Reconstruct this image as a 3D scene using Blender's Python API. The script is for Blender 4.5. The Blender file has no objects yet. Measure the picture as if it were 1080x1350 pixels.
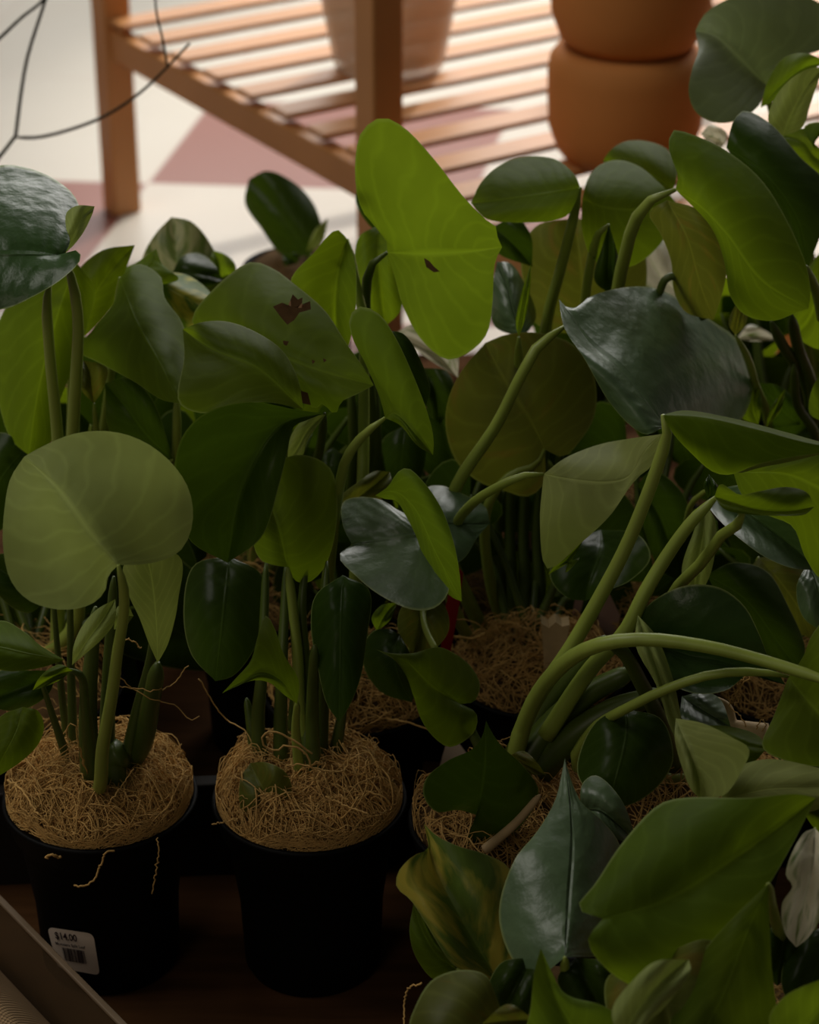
import bpy, bmesh, math, random
from mathutils import Vector, noise
random.seed(7)
scn = bpy.context.scene
COL = scn.collection
F, PITCH, CZ = 3187.5, math.radians(28), 1.08
CAM = Vector((0, 0, CZ))
FW = Vector((0, math.cos(PITCH), -math.sin(PITCH)))
UP = Vector((0, math.sin(PITCH), math.cos(PITCH)))
RT = Vector((1, 0, 0))
def ray(px, py):
    return FW + RT * ((px - 540) / F) + UP * ((675 - py) / F)
def at(px, py, Y):
    r = ray(px, py)
    return CAM + r * (Y / r.y)
def onz(px, py, z):
    r = ray(px, py)
    return CAM + r * ((z - CZ) / r.z)

# ---------------------------------------------------------------- materials
def mat(name):
    m = bpy.data.materials.new(name); m.use_nodes = True
    nt = m.node_tree; nt.nodes.clear()
    out = nt.nodes.new('ShaderNodeOutputMaterial')
    return m, nt, out
def N(nt, t, **kw):
    n = nt.nodes.new(t)
    for k, v in kw.items(): setattr(n, k, v)
    return n
def math_(nt, op, a, b=None, c=None):
    n = N(nt, 'ShaderNodeMath', operation=op)
    for i, v in enumerate((a, b, c)):
        if v is None: continue
        if isinstance(v, (int, float)): n.inputs[i].default_value = v
        else: nt.links.new(v, n.inputs[i])
    return n.outputs[0]
def mixc(nt, f, a, b):
    n = N(nt, 'ShaderNodeMix', data_type='RGBA')
    for sock, v in ((n.inputs[0], f), (n.inputs[6], a), (n.inputs[7], b)):
        if isinstance(v, (int, float)): sock.default_value = v
        elif isinstance(v, tuple): sock.default_value = (*v, 1)
        else: nt.links.new(v, sock)
    return n.outputs[2]
def ramp(nt, f, lo, hi):
    n = N(nt, 'ShaderNodeMapRange'); n.inputs[1].default_value = lo; n.inputs[2].default_value = hi
    nt.links.new(f, n.inputs[0]); return n.outputs[0]

def leafmat(name, top, trans, rough=.35, spec=.5, tmix=.4, second=None, sstr=0.5, edge=(.30, .36, .12), vein=.25, sthr=(.45, .6), bump=.5, coat=0.0, vs2=8):
    """leaf blade: u = 0..1 across (0.5 the midrib), v = 0..1 base to tip"""
    m, nt, out = mat(name)
    uv = N(nt, 'ShaderNodeUVMap'); sep = N(nt, 'ShaderNodeSeparateXYZ'); nt.links.new(uv.outputs[0], sep.inputs[0])
    au = math_(nt, 'MULTIPLY', math_(nt, 'ABSOLUTE', math_(nt, 'SUBTRACT', sep.outputs[0], .5)), 2)
    v = sep.outputs[1]
    oi = N(nt, 'ShaderNodeObjectInfo')
    tc = N(nt, 'ShaderNodeTexCoord')
    ns = N(nt, 'ShaderNodeTexNoise'); ns.inputs['Scale'].default_value = 22; ns.inputs['Detail'].default_value = 3
    nt.links.new(tc.outputs['Object'], ns.inputs['Vector'])
    # side veins
    ph = math_(nt, 'ADD', math_(nt, 'MULTIPLY', math_(nt, 'SUBTRACT', v, math_(nt, 'MULTIPLY', au, .30)), 48), math_(nt, 'MULTIPLY', ns.outputs[0], 14.0))
    sv = math_(nt, 'SINE', ph)
    vv = math_(nt, 'POWER', math_(nt, 'MULTIPLY', math_(nt, 'ADD', sv, 1), .5), 8)
    rib = math_(nt, 'SUBTRACT', 1.0, ramp(nt, au, .0, .045))
    veins = math_(nt, 'MAXIMUM', math_(nt, 'MULTIPLY', vv, .3), rib)
    base = mixc(nt, math_(nt, 'MULTIPLY', ramp(nt, ns.outputs[0], .35, .68), .55), top, tuple(c * .6 for c in top))
    tr = mixc(nt, math_(nt, 'MULTIPLY', ramp(nt, ns.outputs[0], .35, .68), .5), trans, tuple(c * .6 for c in trans))
    if second:
        n2 = N(nt, 'ShaderNodeTexNoise'); n2.inputs['Scale'].default_value = 1.0; n2.inputs['Detail'].default_value = 4
        cmb = N(nt, 'ShaderNodeCombineXYZ')
        nt.links.new(math_(nt, 'MULTIPLY', sep.outputs[0], 3.2), cmb.inputs[0])
        nt.links.new(math_(nt, 'MULTIPLY', math_(nt, 'ADD', v, math_(nt, 'MULTIPLY', au, -.4)), vs2), cmb.inputs[1])
        nt.links.new(math_(nt, 'MULTIPLY', oi.outputs['Random'], 9), cmb.inputs[2])
        nt.links.new(cmb.outputs[0], n2.inputs['Vector'])
        f2 = math_(nt, 'MULTIPLY', ramp(nt, n2.outputs[0], *sthr), sstr)
        base = mixc(nt, f2, base, second); tr = mixc(nt, f2, tr, tuple(min(1, c * 1.2) for c in second))
    lightv = tuple(min(1, c * 2.2 + .03) for c in top)
    base = mixc(nt, math_(nt, 'MULTIPLY', veins, vein), base, lightv)
    tr = mixc(nt, math_(nt, 'MULTIPLY', veins, .45), tr, tuple(min(1, c * 1.7) for c in trans))
    ed = ramp(nt, au, .965, .995)
    base = mixc(nt, math_(nt, 'MULTIPLY', ed, .8), base, edge)
    hs = N(nt, 'ShaderNodeHueSaturation')
    nt.links.new(base, hs.inputs['Color'])
    nt.links.new(math_(nt, 'ADD', math_(nt, 'MULTIPLY', oi.outputs['Random'], .02), .49), hs.inputs['Hue'])
    nt.links.new(math_(nt, 'ADD', math_(nt, 'MULTIPLY', oi.outputs['Random'], .35), .82), hs.inputs['Value'])
    bsdf = N(nt, 'ShaderNodeBsdfPrincipled')
    nt.links.new(hs.outputs[0], bsdf.inputs['Base Color'])
    bsdf.inputs['Roughness'].default_value = rough
    bsdf.inputs['Specular IOR Level'].default_value = spec
    if coat: bsdf.inputs['Coat Weight'].default_value = coat; bsdf.inputs['Coat Roughness'].default_value = .3
    bn = N(nt, 'ShaderNodeTexNoise'); bn.inputs['Scale'].default_value = 60; bn.inputs['Detail'].default_value = 4
    nt.links.new(tc.outputs['Object'], bn.inputs['Vector'])
    h = math_(nt, 'ADD', math_(nt, 'MULTIPLY', math_(nt, 'ADD', math_(nt, 'MULTIPLY', sv, .07), math_(nt, 'MULTIPLY', rib, -.8)), 1.0), math_(nt, 'MULTIPLY', bn.outputs[0], 1.2))
    bp = N(nt, 'ShaderNodeBump'); bp.inputs['Strength'].default_value = bump; bp.inputs['Distance'].default_value = .0010
    nt.links.new(h, bp.inputs['Height']); nt.links.new(bp.outputs[0], bsdf.inputs['Normal'])
    tl = N(nt, 'ShaderNodeBsdfTranslucent'); nt.links.new(tr, tl.inputs[0])
    mx = N(nt, 'ShaderNodeMixShader'); mx.inputs[0].default_value = tmix
    nt.links.new(bsdf.outputs[0], mx.inputs[1]); nt.links.new(tl.outputs[0], mx.inputs[2])
    nt.links.new(mx.outputs[0], out.inputs[0])
    return m

def simple(name, col, rough=.5, spec=.5, noise_=0.0, nscale=30, dark=.6, trans=0, alpha=1, bump=0.0, stretch=(1, 1, 1), ior=1.45):
    m, nt, out = mat(name)
    b = N(nt, 'ShaderNodeBsdfPrincipled'); nt.links.new(b.outputs[0], out.inputs[0])
    tc = N(nt, 'ShaderNodeTexCoord'); mp = N(nt, 'ShaderNodeMapping'); mp.inputs['Scale'].default_value = stretch
    nt.links.new(tc.outputs['Object'], mp.inputs[0])
    n = N(nt, 'ShaderNodeTexNoise'); n.inputs['Scale'].default_value = nscale; n.inputs['Detail'].default_value = 4
    nt.links.new(mp.outputs[0], n.inputs['Vector'])
    c = mixc(nt, math_(nt, 'MULTIPLY', ramp(nt, n.outputs[0], .35, .65), noise_), col, tuple(x * dark for x in col))
    nt.links.new(c, b.inputs['Base Color'])
    b.inputs['Roughness'].default_value = rough; b.inputs['Specular IOR Level'].default_value = spec
    b.inputs['Transmission Weight'].default_value = trans; b.inputs['Alpha'].default_value = alpha; b.inputs['IOR'].default_value = ior
    if bump:
        bp = N(nt, 'ShaderNodeBump'); bp.inputs['Strength'].default_value = bump; bp.inputs['Distance'].default_value = .002
        nt.links.new(n.outputs[0], bp.inputs['Height']); nt.links.new(bp.outputs[0], b.inputs['Normal'])
    return m

M = {}
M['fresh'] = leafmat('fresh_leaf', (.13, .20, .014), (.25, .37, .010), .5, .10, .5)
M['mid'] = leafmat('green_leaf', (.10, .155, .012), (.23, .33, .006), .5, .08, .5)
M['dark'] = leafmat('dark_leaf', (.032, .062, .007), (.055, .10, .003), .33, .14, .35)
M['pale'] = leafmat('pale_leaf_underside', (.31, .36, .11), (.28, .34, .05), .55, .1, .33, vein=.3)
M['sage'] = leafmat('sage_leaf', (.20, .25, .12), (.20, .27, .06), .5, .3, .3, vein=.25)
M['grey'] = leafmat('waxy_leaf', (.115, .185, .085), (.06, .12, .015), .38, .5, .22, vein=.2, bump=1.5, coat=.25)
M['wax'] = leafmat('dark_waxy_leaf', (.035, .075, .015), (.03, .07, .006), .33, .4, .2, vein=.15, bump=1.3)
M['olive'] = leafmat('olive_leaf', (.13, .145, .022), (.17, .18, .012), .46, .25, .4, second=(.25, .11, .02), sstr=.4, sthr=(.55, .75), vein=.4)
M['gold'] = leafmat('variegated_leaf', (.13, .22, .03), (.16, .27, .015), .45, .3, .35, second=(.60, .52, .07), sstr=.9, sthr=(.46, .62), vs2=4)
M['cream'] = leafmat('cream_variegated_leaf', (.20, .26, .08), (.2, .26, .05), .45, .4, .35, second=(.66, .60, .44), sstr=.95, sthr=(.34, .48), vs2=4)
M['stripe'] = leafmat('striped_variegated_leaf', (.12, .16, .03), (.12, .18, .02), .45, .4, .4, second=(.34, .33, .15), sstr=.85, sthr=(.42, .6))
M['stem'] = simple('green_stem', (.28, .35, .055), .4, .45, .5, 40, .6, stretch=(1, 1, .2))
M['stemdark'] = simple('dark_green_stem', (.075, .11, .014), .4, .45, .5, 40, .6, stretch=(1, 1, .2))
M['sheath'] = simple('brown_sheath', (.20, .12, .045), .7, .3, .7, 60, .5, stretch=(1, 1, .2))
M['pot'] = simple('black_plastic', (.0030, .0028, .0026), .6, .15, .3, 60, .5)
M['wool'] = simple('wood_wool', (.66, .40, .13), .7, .25, .6, 50, .55)
M['wooldark'] = simple('coir_bed', (.13, .075, .03), .9, .1, .7, 90, .4, bump=.6)
M['terra'] = simple('terracotta', (.58, .225, .06), .75, .25, .4, 9, .8, bump=.1)
M['wood'] = simple('varnished_pine', (.55, .25, .085), .42, .45, .6, 5, .7, stretch=(1, 1, 1))
M['board'] = simple('stained_board', (.085, .038, .014), .9, .05, .8, 8, .5, stretch=(1, 8, 1))
M['blem'] = simple('brown_blemish', (.19, .105, .05), .8, .2, .6, 150, .5)
M['red'] = simple('red_plastic', (.42, .012, .02), .35, .5, .2, 30)
M['tray'] = simple('tinted_plastic', (.13, .085, .045), .4, .25, .3, 60, .8, alpha=.5)
M['traylip'] = simple('tray_lip', (.20, .14, .085), .5, .3, .4, 60, .7)
M['blacktray'] = simple('black_tray', (.016, .013, .011), .5, .3, .4, 30, .5)
M['clear'] = simple('clear_sleeve', (.55, .36, .33), .2, .6, .4, 20, .7, alpha=.7)
M['frost'] = simple('frosted_vase', (.70, .50, .34), .4, .4, .4, 12, .75, alpha=.62)
M['twig'] = simple('twig_bark', (.035, .032, .018), .7, .3, .5, 60)
M['paper'] = simple('sticker_paper', (.86, .70, .56), .6, .3, .15, 40, .85)
M['ink'] = simple('sticker_ink', (.03, .012, .014), .6, .3)
M['dry'] = simple('dry_sheath', (.60, .43, .23), .7, .3, .5, 60, .6)

# burlap: woven threads
m, nt, out = mat('burlap'); M['burlap'] = m
b = N(nt, 'ShaderNodeBsdfPrincipled'); nt.links.new(b.outputs[0], out.inputs[0]); b.inputs['Roughness'].default_value = .9
uv = N(nt, 'ShaderNodeTexCoord'); sp = N(nt, 'ShaderNodeSeparateXYZ'); nt.links.new(uv.outputs['Object'], sp.inputs[0])
sx = math_(nt, 'SINE', math_(nt, 'MULTIPLY', math_(nt, 'ADD', sp.outputs[0], math_(nt, 'MULTIPLY', sp.outputs[1], .3)), 1900))
sy = math_(nt, 'SINE', math_(nt, 'MULTIPLY', math_(nt, 'SUBTRACT', sp.outputs[1], math_(nt, 'MULTIPLY', sp.outputs[0], .3)), 1500))
w = math_(nt, 'MULTIPLY', math_(nt, 'ADD', math_(nt, 'MULTIPLY', sx, sy), 1), .5)
nt.links.new(mixc(nt, w, (.24, .15, .07), (.50, .33, .17)), b.inputs['Base Color'])
bp = N(nt, 'ShaderNodeBump'); bp.inputs['Distance'].default_value = .001; nt.links.new(w, bp.inputs['Height']); nt.links.new(bp.outputs[0], b.inputs['Normal'])

# checkered tile floor
m, nt, out = mat('checker_tile'); M['tile'] = m
b = N(nt, 'ShaderNodeBsdfPrincipled'); nt.links.new(b.outputs[0], out.inputs[0]); b.inputs['Roughness'].default_value = .38
tc = N(nt, 'ShaderNodeTexCoord'); sp = N(nt, 'ShaderNodeSeparateXYZ'); nt.links.new(tc.outputs['Object'], sp.inputs[0])
TS = .42; CX, CY = -.3345, 2.926
e1 = (math.cos(math.radians(-5)), math.sin(math.radians(-5))); e2 = (math.sin(math.radians(10)), math.cos(math.radians(10)))
det = e1[0] * e2[1] - e1[1] * e2[0]
X = math_(nt, 'SUBTRACT', sp.outputs[0], CX); Y = math_(nt, 'SUBTRACT', sp.outputs[1], CY)
A_ = math_(nt, 'ADD', math_(nt, 'MULTIPLY', X, e2[1] / det / TS), math_(nt, 'MULTIPLY', Y, -e2[0] / det / TS))
B_ = math_(nt, 'ADD', math_(nt, 'MULTIPLY', X, -e1[1] / det / TS), math_(nt, 'MULTIPLY', Y, e1[0] / det / TS))
par = math_(nt, 'MODULO', math_(nt, 'ABSOLUTE', math_(nt, 'ADD', math_(nt, 'FLOOR', A_), math_(nt, 'ADD', math_(nt, 'FLOOR', B_), 40))), 2)
par = math_(nt, 'MAXIMUM', par, math_(nt, 'GREATER_THAN', B_, .80))
ns = N(nt, 'ShaderNodeTexNoise'); ns.inputs['Scale'].default_value = 5; ns.inputs['Detail'].default_value = 4
nt.links.new(tc.outputs['Object'], ns.inputs['Vector'])
red = mixc(nt, ns.outputs[0], (.20, .070, .048), (.235, .088, .066)); wh = mixc(nt, ns.outputs[0], (.49, .455, .39), (.54, .51, .45))
c = mixc(nt, par, red, wh)
fa = math_(nt, 'ABSOLUTE', math_(nt, 'SUBTRACT', math_(nt, 'FRACT', A_), .5)); fb = math_(nt, 'ABSOLUTE', math_(nt, 'SUBTRACT', math_(nt, 'FRACT', B_), .5))
g = ramp(nt, math_(nt, 'MAXIMUM', fa, fb), .492, .497)
nt.links.new(mixc(nt, math_(nt, 'MULTIPLY', g, .6), c, (.45, .38, .33)), b.inputs['Base Color'])
b.inputs['Specular IOR Level'].default_value = .5

# ---------------------------------------------------------------- mesh helpers
def mesh_obj(name, verts, faces, m, parent=None, uvs=None, smooth=True):
    me = bpy.data.meshes.new(name)
    off = parent_origin(parent)
    me.from_pydata([Vector(v) - off for v in verts], [], faces); 
    if smooth: me.polygons.foreach_set('use_smooth', [True] * len(me.polygons))
    if uvs:
        l = me.uv_layers.new(name='UVMap')
        for lp in me.loops: l.data[lp.index].uv = uvs[lp.vertex_index]
    me.materials.append(m); me.update()
    o = bpy.data.objects.new(name, me); COL.objects.link(o)
    if parent: o.parent = parent
    return o
def parent_origin(p):
    v = Vector((0, 0, 0))
    while p is not None: v += p.location; p = p.parent
    return v
def empty(name, loc, label, cat, group=None):
    o = bpy.data.objects.new(name, None); COL.objects.link(o); o.location = loc; o.empty_display_size = .02
    tag(o, label, cat, group); return o
def tag(o, label, cat, group=None):
    o['label'] = label; o['category'] = cat
    if group: o['group'] = group
def cr(pts, n):
    """centripetal-ish Catmull-Rom through pts (Vectors), n samples evenly by arc length"""
    P = [pts[0] * 2 - pts[1]] + list(pts) + [pts[-1] * 2 - pts[-2]]
    fine = []
    for i in range(1, len(P) - 2):
        p0, p1, p2, p3 = P[i - 1:i + 3]
        t0 = 0; t1 = t0 + max((p1 - p0).length, 1e-6) ** .5; t2 = t1 + max((p2 - p1).length, 1e-6) ** .5; t3 = t2 + max((p3 - p2).length, 1e-6) ** .5
        for k in range(12):
            t = t1 + (t2 - t1) * k / 12
            A1 = p0 * ((t1 - t) / (t1 - t0)) + p1 * ((t - t0) / (t1 - t0))
            A2 = p1 * ((t2 - t) / (t2 - t1)) + p2 * ((t - t1) / (t2 - t1))
            A3 = p2 * ((t3 - t) / (t3 - t2)) + p3 * ((t - t2) / (t3 - t2))
            B1 = A1 * ((t2 - t) / (t2 - t0)) + A2 * ((t - t0) / (t2 - t0))
            B2 = A2 * ((t3 - t) / (t3 - t1)) + A3 * ((t - t1) / (t3 - t1))
            fine.append(B1 * ((t2 - t) / (t2 - t1)) + B2 * ((t - t1) / (t2 - t1)))
    fine.append(pts[-1].copy())
    L = [0]
    for a, b_ in zip(fine, fine[1:]): L.append(L[-1] + (b_ - a).length)
    res = []; j = 0
    for i in range(n):
        s = L[-1] * i / (n - 1)
        while j < len(L) - 2 and L[j + 1] < s: j += 1
        d = L[j + 1] - L[j]
        res.append(fine[j].lerp(fine[j + 1], 0 if d < 1e-9 else min(1, (s - L[j]) / d)))
    return res
def tube_geo(pts, radii, sides=8, flat=1.0):
    V, Fc = [], []
    n = len(pts); prev = None
    for i, p in enumerate(pts):
        t = (pts[min(i + 1, n - 1)] - pts[max(i - 1, 0)])
        t = t.normalized() if t.length > 1e-9 else Vector((0, 0, 1))
        if prev is None:
            a = t.orthogonal().normalized()
        else:
            a = prev - t * prev.dot(t)
            a = a.normalized() if a.length > 1e-6 else t.orthogonal().normalized()
        prev = a; b_ = t.cross(a)
        for k in range(sides):
            an = 2 * math.pi * k / sides
            V.append(p + a * math.cos(an) * radii[i] + b_ * math.sin(an) * radii[i] * flat)
    for i in range(n - 1):
        for k in range(sides):
            k2 = (k + 1) % sides
            Fc.append((i * sides + k, i * sides + k2, (i + 1) * sides + k2, (i + 1) * sides + k))
    Fc.append(tuple(range(sides))[::-1]); Fc.append(tuple((n - 1) * sides + k for k in range(sides)))
    return V, Fc
def tube(name, pts, r0, r1, m, parent=None, n=24, sides=8):
    s = cr([Vector(p) for p in pts], n)
    V, Fc = tube_geo(s, [(r0 + (r1 - r0) * i / (n - 1)) * (.35 if i == 0 else .8 if i == 1 else 1) for i in range(n)], sides)
    return mesh_obj(name, V, Fc, m, parent)
def lathe(name, prof, c, m, parent=None, seg=56):
    V, Fc = [], []
    for r, z in prof:
        for k in range(seg):
            a = 2 * math.pi * k / seg; V.append(Vector((c[0] + r * math.cos(a), c[1] + r * math.sin(a), c[2] + z)))
    for i in range(len(prof) - 1):
        for k in range(seg):
            k2 = (k + 1) % seg; Fc.append((i * seg + k, i * seg + k2, (i + 1) * seg + k2, (i + 1) * seg + k))
    Fc.append(tuple(range(seg))[::-1]); Fc.append(tuple((len(prof) - 1) * seg + k for k in range(seg)))
    return mesh_obj(name, V, Fc, m, parent)
def beam(name, p, q, w, h, m, parent=None, up=(0, 0, 1), bev=.003):
    """bevelled board from p to q, w across, h along up"""
    p, q, up = Vector(p), Vector(q), Vector(up)
    d = (q - p).normalized(); s = d.cross(up).normalized(); u = s.cross(d).normalized()
    bm = bmesh.new()
    vs = [bm.verts.new(c + s * a * w / 2 + u * e * h / 2) for c in (p, q) for a, e in ((-1, -1), (1, -1), (1, 1), (-1, 1))]
    for f in ((0, 1, 2, 3), (7, 6, 5, 4), (0, 4, 5, 1), (1, 5, 6, 2), (2, 6, 7, 3), (3, 7, 4, 0)): bm.faces.new([vs[i] for i in f])
    bmesh.ops.recalc_face_normals(bm, faces=bm.faces)
    bmesh.ops.bevel(bm, geom=bm.edges[:], offset=bev, segments=2, affect='EDGES', profile=.5)
    V = [v.co.copy() for v in bm.verts]; bm.verts.index_update(); Fc = [[v.index for v in f.verts] for f in bm.faces]; bm.free()
    return mesh_obj(name, V, Fc, m, parent, smooth=False)

# ---------------------------------------------------------------- the leaves
P2 = lambda p: Vector((p[0], p[1], 0))
PL = {}
def leaf(pl, m, base, tip, L, R, mid=(), Y=(1.4, 1.4), l=0.0, r=0.0, pet='auto', pr=.0024, bulge=.006, sm='stem', wave=.002, name='leaf', label=None):
    root = PL[pl]; nv, nu = 30, 9
    B, T = P2(base), P2(tip)
    Lc = cr([B] + [P2(p) for p in L] + [T], nv); Rc = cr([B] + [P2(p) for p in R] + [T], nv)
    if mid: Mf = cr([B] + [P2(p) for p in mid] + [T], 60)
    else:
        # a gentle midrib: straight, pulled to the middle of the two edges where they leave it on one side
        mm = []
        for k in (.35, .7):
            e = (Lc[int(k * (nv - 1))] + Rc[int(k * (nv - 1))]) / 2; s = B.lerp(T, k)
            mm.append(s.lerp(e, .6))
        Mf = cr([B] + mm + [T], 60)
    Mc = [Mf[min(59, int(59 * (i / (nv - 1)) ** 1.15 + .5))] for i in range(nv)]
    ml = max((Lc[i] - Mc[i]).length for i in range(nv)) + 1e-6; mr = max((Rc[i] - Mc[i]).length for i in range(nv)) + 1e-6
    V, UV, Fc = [], [], []
    ph = random.random() * 6
    def Yat(i, sgn, u, p):
        v = i / (nv - 1)
        y = Y[0] + (Y[1] - Y[0]) * v - .010 * math.sin(math.pi * v)
        e = (Lc if sgn < 0 else Rc)[i]
        full = (e - Mc[i]).length / (ml if sgn < 0 else mr)
        dd = full * u
        y += (l if sgn < 0 else r) * dd ** 1.15
        y -= bulge * math.sin(math.pi * min(1, dd)) 
        y += wave * math.sin(v * 11 + ph + (2 if sgn < 0 else 0)) * dd
        return y
    for i in range(nv):
        v = i / (nv - 1)
        for j in range(-(nu - 1), nu):
            u = abs(j) / (nu - 1); sgn = -1 if j < 0 else 1
            e = Lc[i] if sgn < 0 else Rc[i]
            p = Mc[i].lerp(e, u)
            V.append(at(p.x, p.y, Yat(i, sgn, u, p))); UV.append((.5 + .5 * sgn * u, v))
    W = 2 * nu - 1
    for i in range(nv - 1):
        for j in range(W - 1):
            a = i * W + j; Fc.append((a, a + 1, a + W + 1, a + W))
    o = mesh_obj(name, V, Fc, M[m], root, UV)
    if label: o['label'] = label
    if pet is not None:
        b3 = at(base[0], base[1], Y[0])
        jit = Vector((random.uniform(-.018, .018), random.uniform(-.018, .018), 0))
        cr3 = crown[pl] + jit
        if pet == 'auto':
            side = Vector((0, .02, -.01))
            pts = [b3, b3.lerp(cr3, .3) + side, b3.lerp(cr3, .7) + side, cr3 - Vector((0, 0, .01))]
        else:
            pts = [b3]; n = len(pet) + 1
            # follow the drawn course of the stalk, sinking back towards the crown
            tot = abs(pet[-1][1] - base[1]) + 1e-6 if pet else 1
            for q in pet:
                yy = q[2] if len(q) > 2 else None
                if yy is None:
                    k = min(1, max(0, (at(q[0], q[1], Y[0]).z - b3.z) / (cr3.z - b3.z))) if abs(cr3.z - b3.z) > .01 else .5
                    yy = Y[0] + (cr3.y - Y[0]) * k
                pts.append(at(q[0], q[1], yy))
            if (pts[-1] - cr3).length > .03: pts.append(cr3)
            else: pts.append(pts[-1].lerp(cr3, .9) - Vector((0, 0, .02)))
        tube('petiole', pts, pr, pr * 1.7, M[sm], o, n=26)
    return o
def stem(pl, pts, r0=.003, r1=.005, m='stemdark', name='stem'):
    return tube(name, [at(*p) for p in pts], r0, r1, M[m], PL[pl])
def blemish(lf, pts, Y, name='blemish'):
    c = sum((P2(p) for p in pts), Vector()) / len(pts)
    V = [at(c.x, c.y, Y)] + [at(p[0], p[1], Y) for p in pts]
    n = len(pts); return mesh_obj(name, V, [(0, i + 1, (i + 1) % n + 1) for i in range(n)], M['blem'], lf)

def wood_wool(root, c, R, count, seed, hump=.022, lw=.00037):
    rnd = random.Random(seed); V, Fc = [], []
    def h(x, y):
        rr = math.hypot(x, y) / R
        return hump * (1 - rr ** 3) + .008 * noise.noise(Vector((x * 40 + seed, y * 40, 0)))
    for k in range(count):
        a = rnd.uniform(0, 6.283); rr = R * rnd.random() ** .5 * .98
        x, y = rr * math.cos(a), rr * math.sin(a)
        d = rnd.uniform(0, 6.283) if rr < R * .6 else a + math.pi / 2 + rnd.gauss(0, .6)
        curl = rnd.gauss(0, 1) * 45; ln = rnd.uniform(.02, .07); n = 12; lift = rnd.random() ** 3 * .014; p0 = rnd.uniform(0, 6)
        pts = []
        for i in range(n):
            q = math.hypot(x, y)
            if q > R * 1.0: 
                x *= R * 1.0 / q; y *= R * 1.0 / q
            t = i / (n - 1)
            z = h(x, y) + rnd.uniform(-.001, .001) + lift * math.sin(math.pi * t) + .003 * math.sin(p0 + t * 5) - .002 * (k % 3)
            pts.append(Vector((c[0] + x, c[1] + y, c[2] + z)))
            x += math.cos(d) * ln / n; y += math.sin(d) * ln / n; d += curl * ln / n + rnd.gauss(0, .12)
        w = lw * rnd.uniform(.6, 1.5)
        tv, tf = tube_geo(pts, [w * (.5 + .5 * math.sin(math.pi * (i + .5) / n)) for i in range(n)], 4, .6)
        o_ = len(V); V += tv; Fc += [tuple(i + o_ for i in f) for f in tf]
    o = mesh_obj('wood_wool', V, Fc, M['wool'], root); o['kind'] = 'stuff'; o['label'] = 'curly straw coloured wood wool mulch'
    return o
def strand(root, pts, w=.0005):
    s = cr([Vector(p) for p in pts], 26)
    for p in s: p += Vector([random.gauss(0, .0004) for _ in range(3)])
    V, Fc = tube_geo(s, [w] * 26, 5); return mesh_obj('loose_strand', V, Fc, M['wool'], root)

ZP = .05   # top of the low display board
crown = {}
def plant(key, px, py, label, h=.13, R=.0635, wool=0, seed=1, name='potted_plant', group='potted climbing plants crowded together in black pots', cat='plant'):
    c = onz(px, py, ZP + h); base = Vector((c.x, c.y, ZP))
    root = empty(name, base, label, cat, group); PL[key] = root
    s = R / .0635
    prof = [(.001, .003), (.040 * s, .003), (.0435 * s, 0), (.0455 * s, .004), (.0475 * s, h * .4), (.0545 * s, h - .024), (.0575 * s, h - .021), (.0590 * s, h - .019), (.0620 * s, h - .004), (.0635 * s, h - .002), (.0632 * s, h), (.0605 * s, h), (.0590 * s, h - .006), (.0560 * s, h - .016), (.001, h - .02)]
    lathe('pot', prof, base, M['pot'], root)
    # bed under the wood wool
    rr = [(0.0595 * s, -.012), (.056 * s, -.002), (.045 * s, .006), (.03 * s, .011), (.012 * s, .014), (.001, .015)]
    lathe('soil', [(a, h + z) for a, z in rr], base, M['wooldark'], root, 40)
    crown[key] = base + Vector((0, 0, h + .006))
    if wool: wood_wool(root, base + Vector((0, 0, h + .004)), .0603 * s, wool, seed)
    return root
# ================================================================ the place
me_floor = mesh_obj('floor', [(-3, -1, 0), (4, -1, 0), (4, 7, 0), (-3, 7, 0)], [(0, 1, 2, 3)], M['tile'], smooth=False); me_floor['kind'] = 'structure'

bd = beam('display_board', (-.80, 1.58, ZP / 2), (.95, 1.58, ZP / 2), 1.42, ZP, M['board'], bev=.004)
tag(bd, 'low dark brown stained wooden board carrying the black pots', 'platform')

# slatted shelf
P0 = Vector((-.357, 2.83, 0)); RD = Vector((.544, -.839, 0)).normalized(); SD = Vector((.839, .544, 0))
shelf = empty('slatted_shelf', P0, 'varnished pine plant shelf with pale slats behind the plants', 'shelf')
ZS = .25
LEN, DEP = 1.0, .95
for a, s in ((0, 0), (.60, 0), (0, DEP), (.60, DEP)):
    q = P0 + RD * a + SD * s
    beam('post', q, q + Vector((0, 0, .95)), .036, .036, M['wood'], shelf, up=RD)
for s in (.0, DEP):
    beam('rail', P0 + RD * -.018 + SD * s + Vector((0, 0, ZS - .034)), P0 + RD * LEN + SD * s + Vector((0, 0, ZS - .034)), .022, .036, M['wood'], shelf)
for i in range(13):
    a = .035 + i * .0765
    if a > LEN: break
    if abs(a - .60) < .03: pass
    p = P0 + RD * a + Vector((0, 0, ZS - .004))
    beam('slat', p + SD * -.012, p + SD * (DEP + .012), 0.036, .007, M['wood'], shelf, bev=.002)

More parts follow.
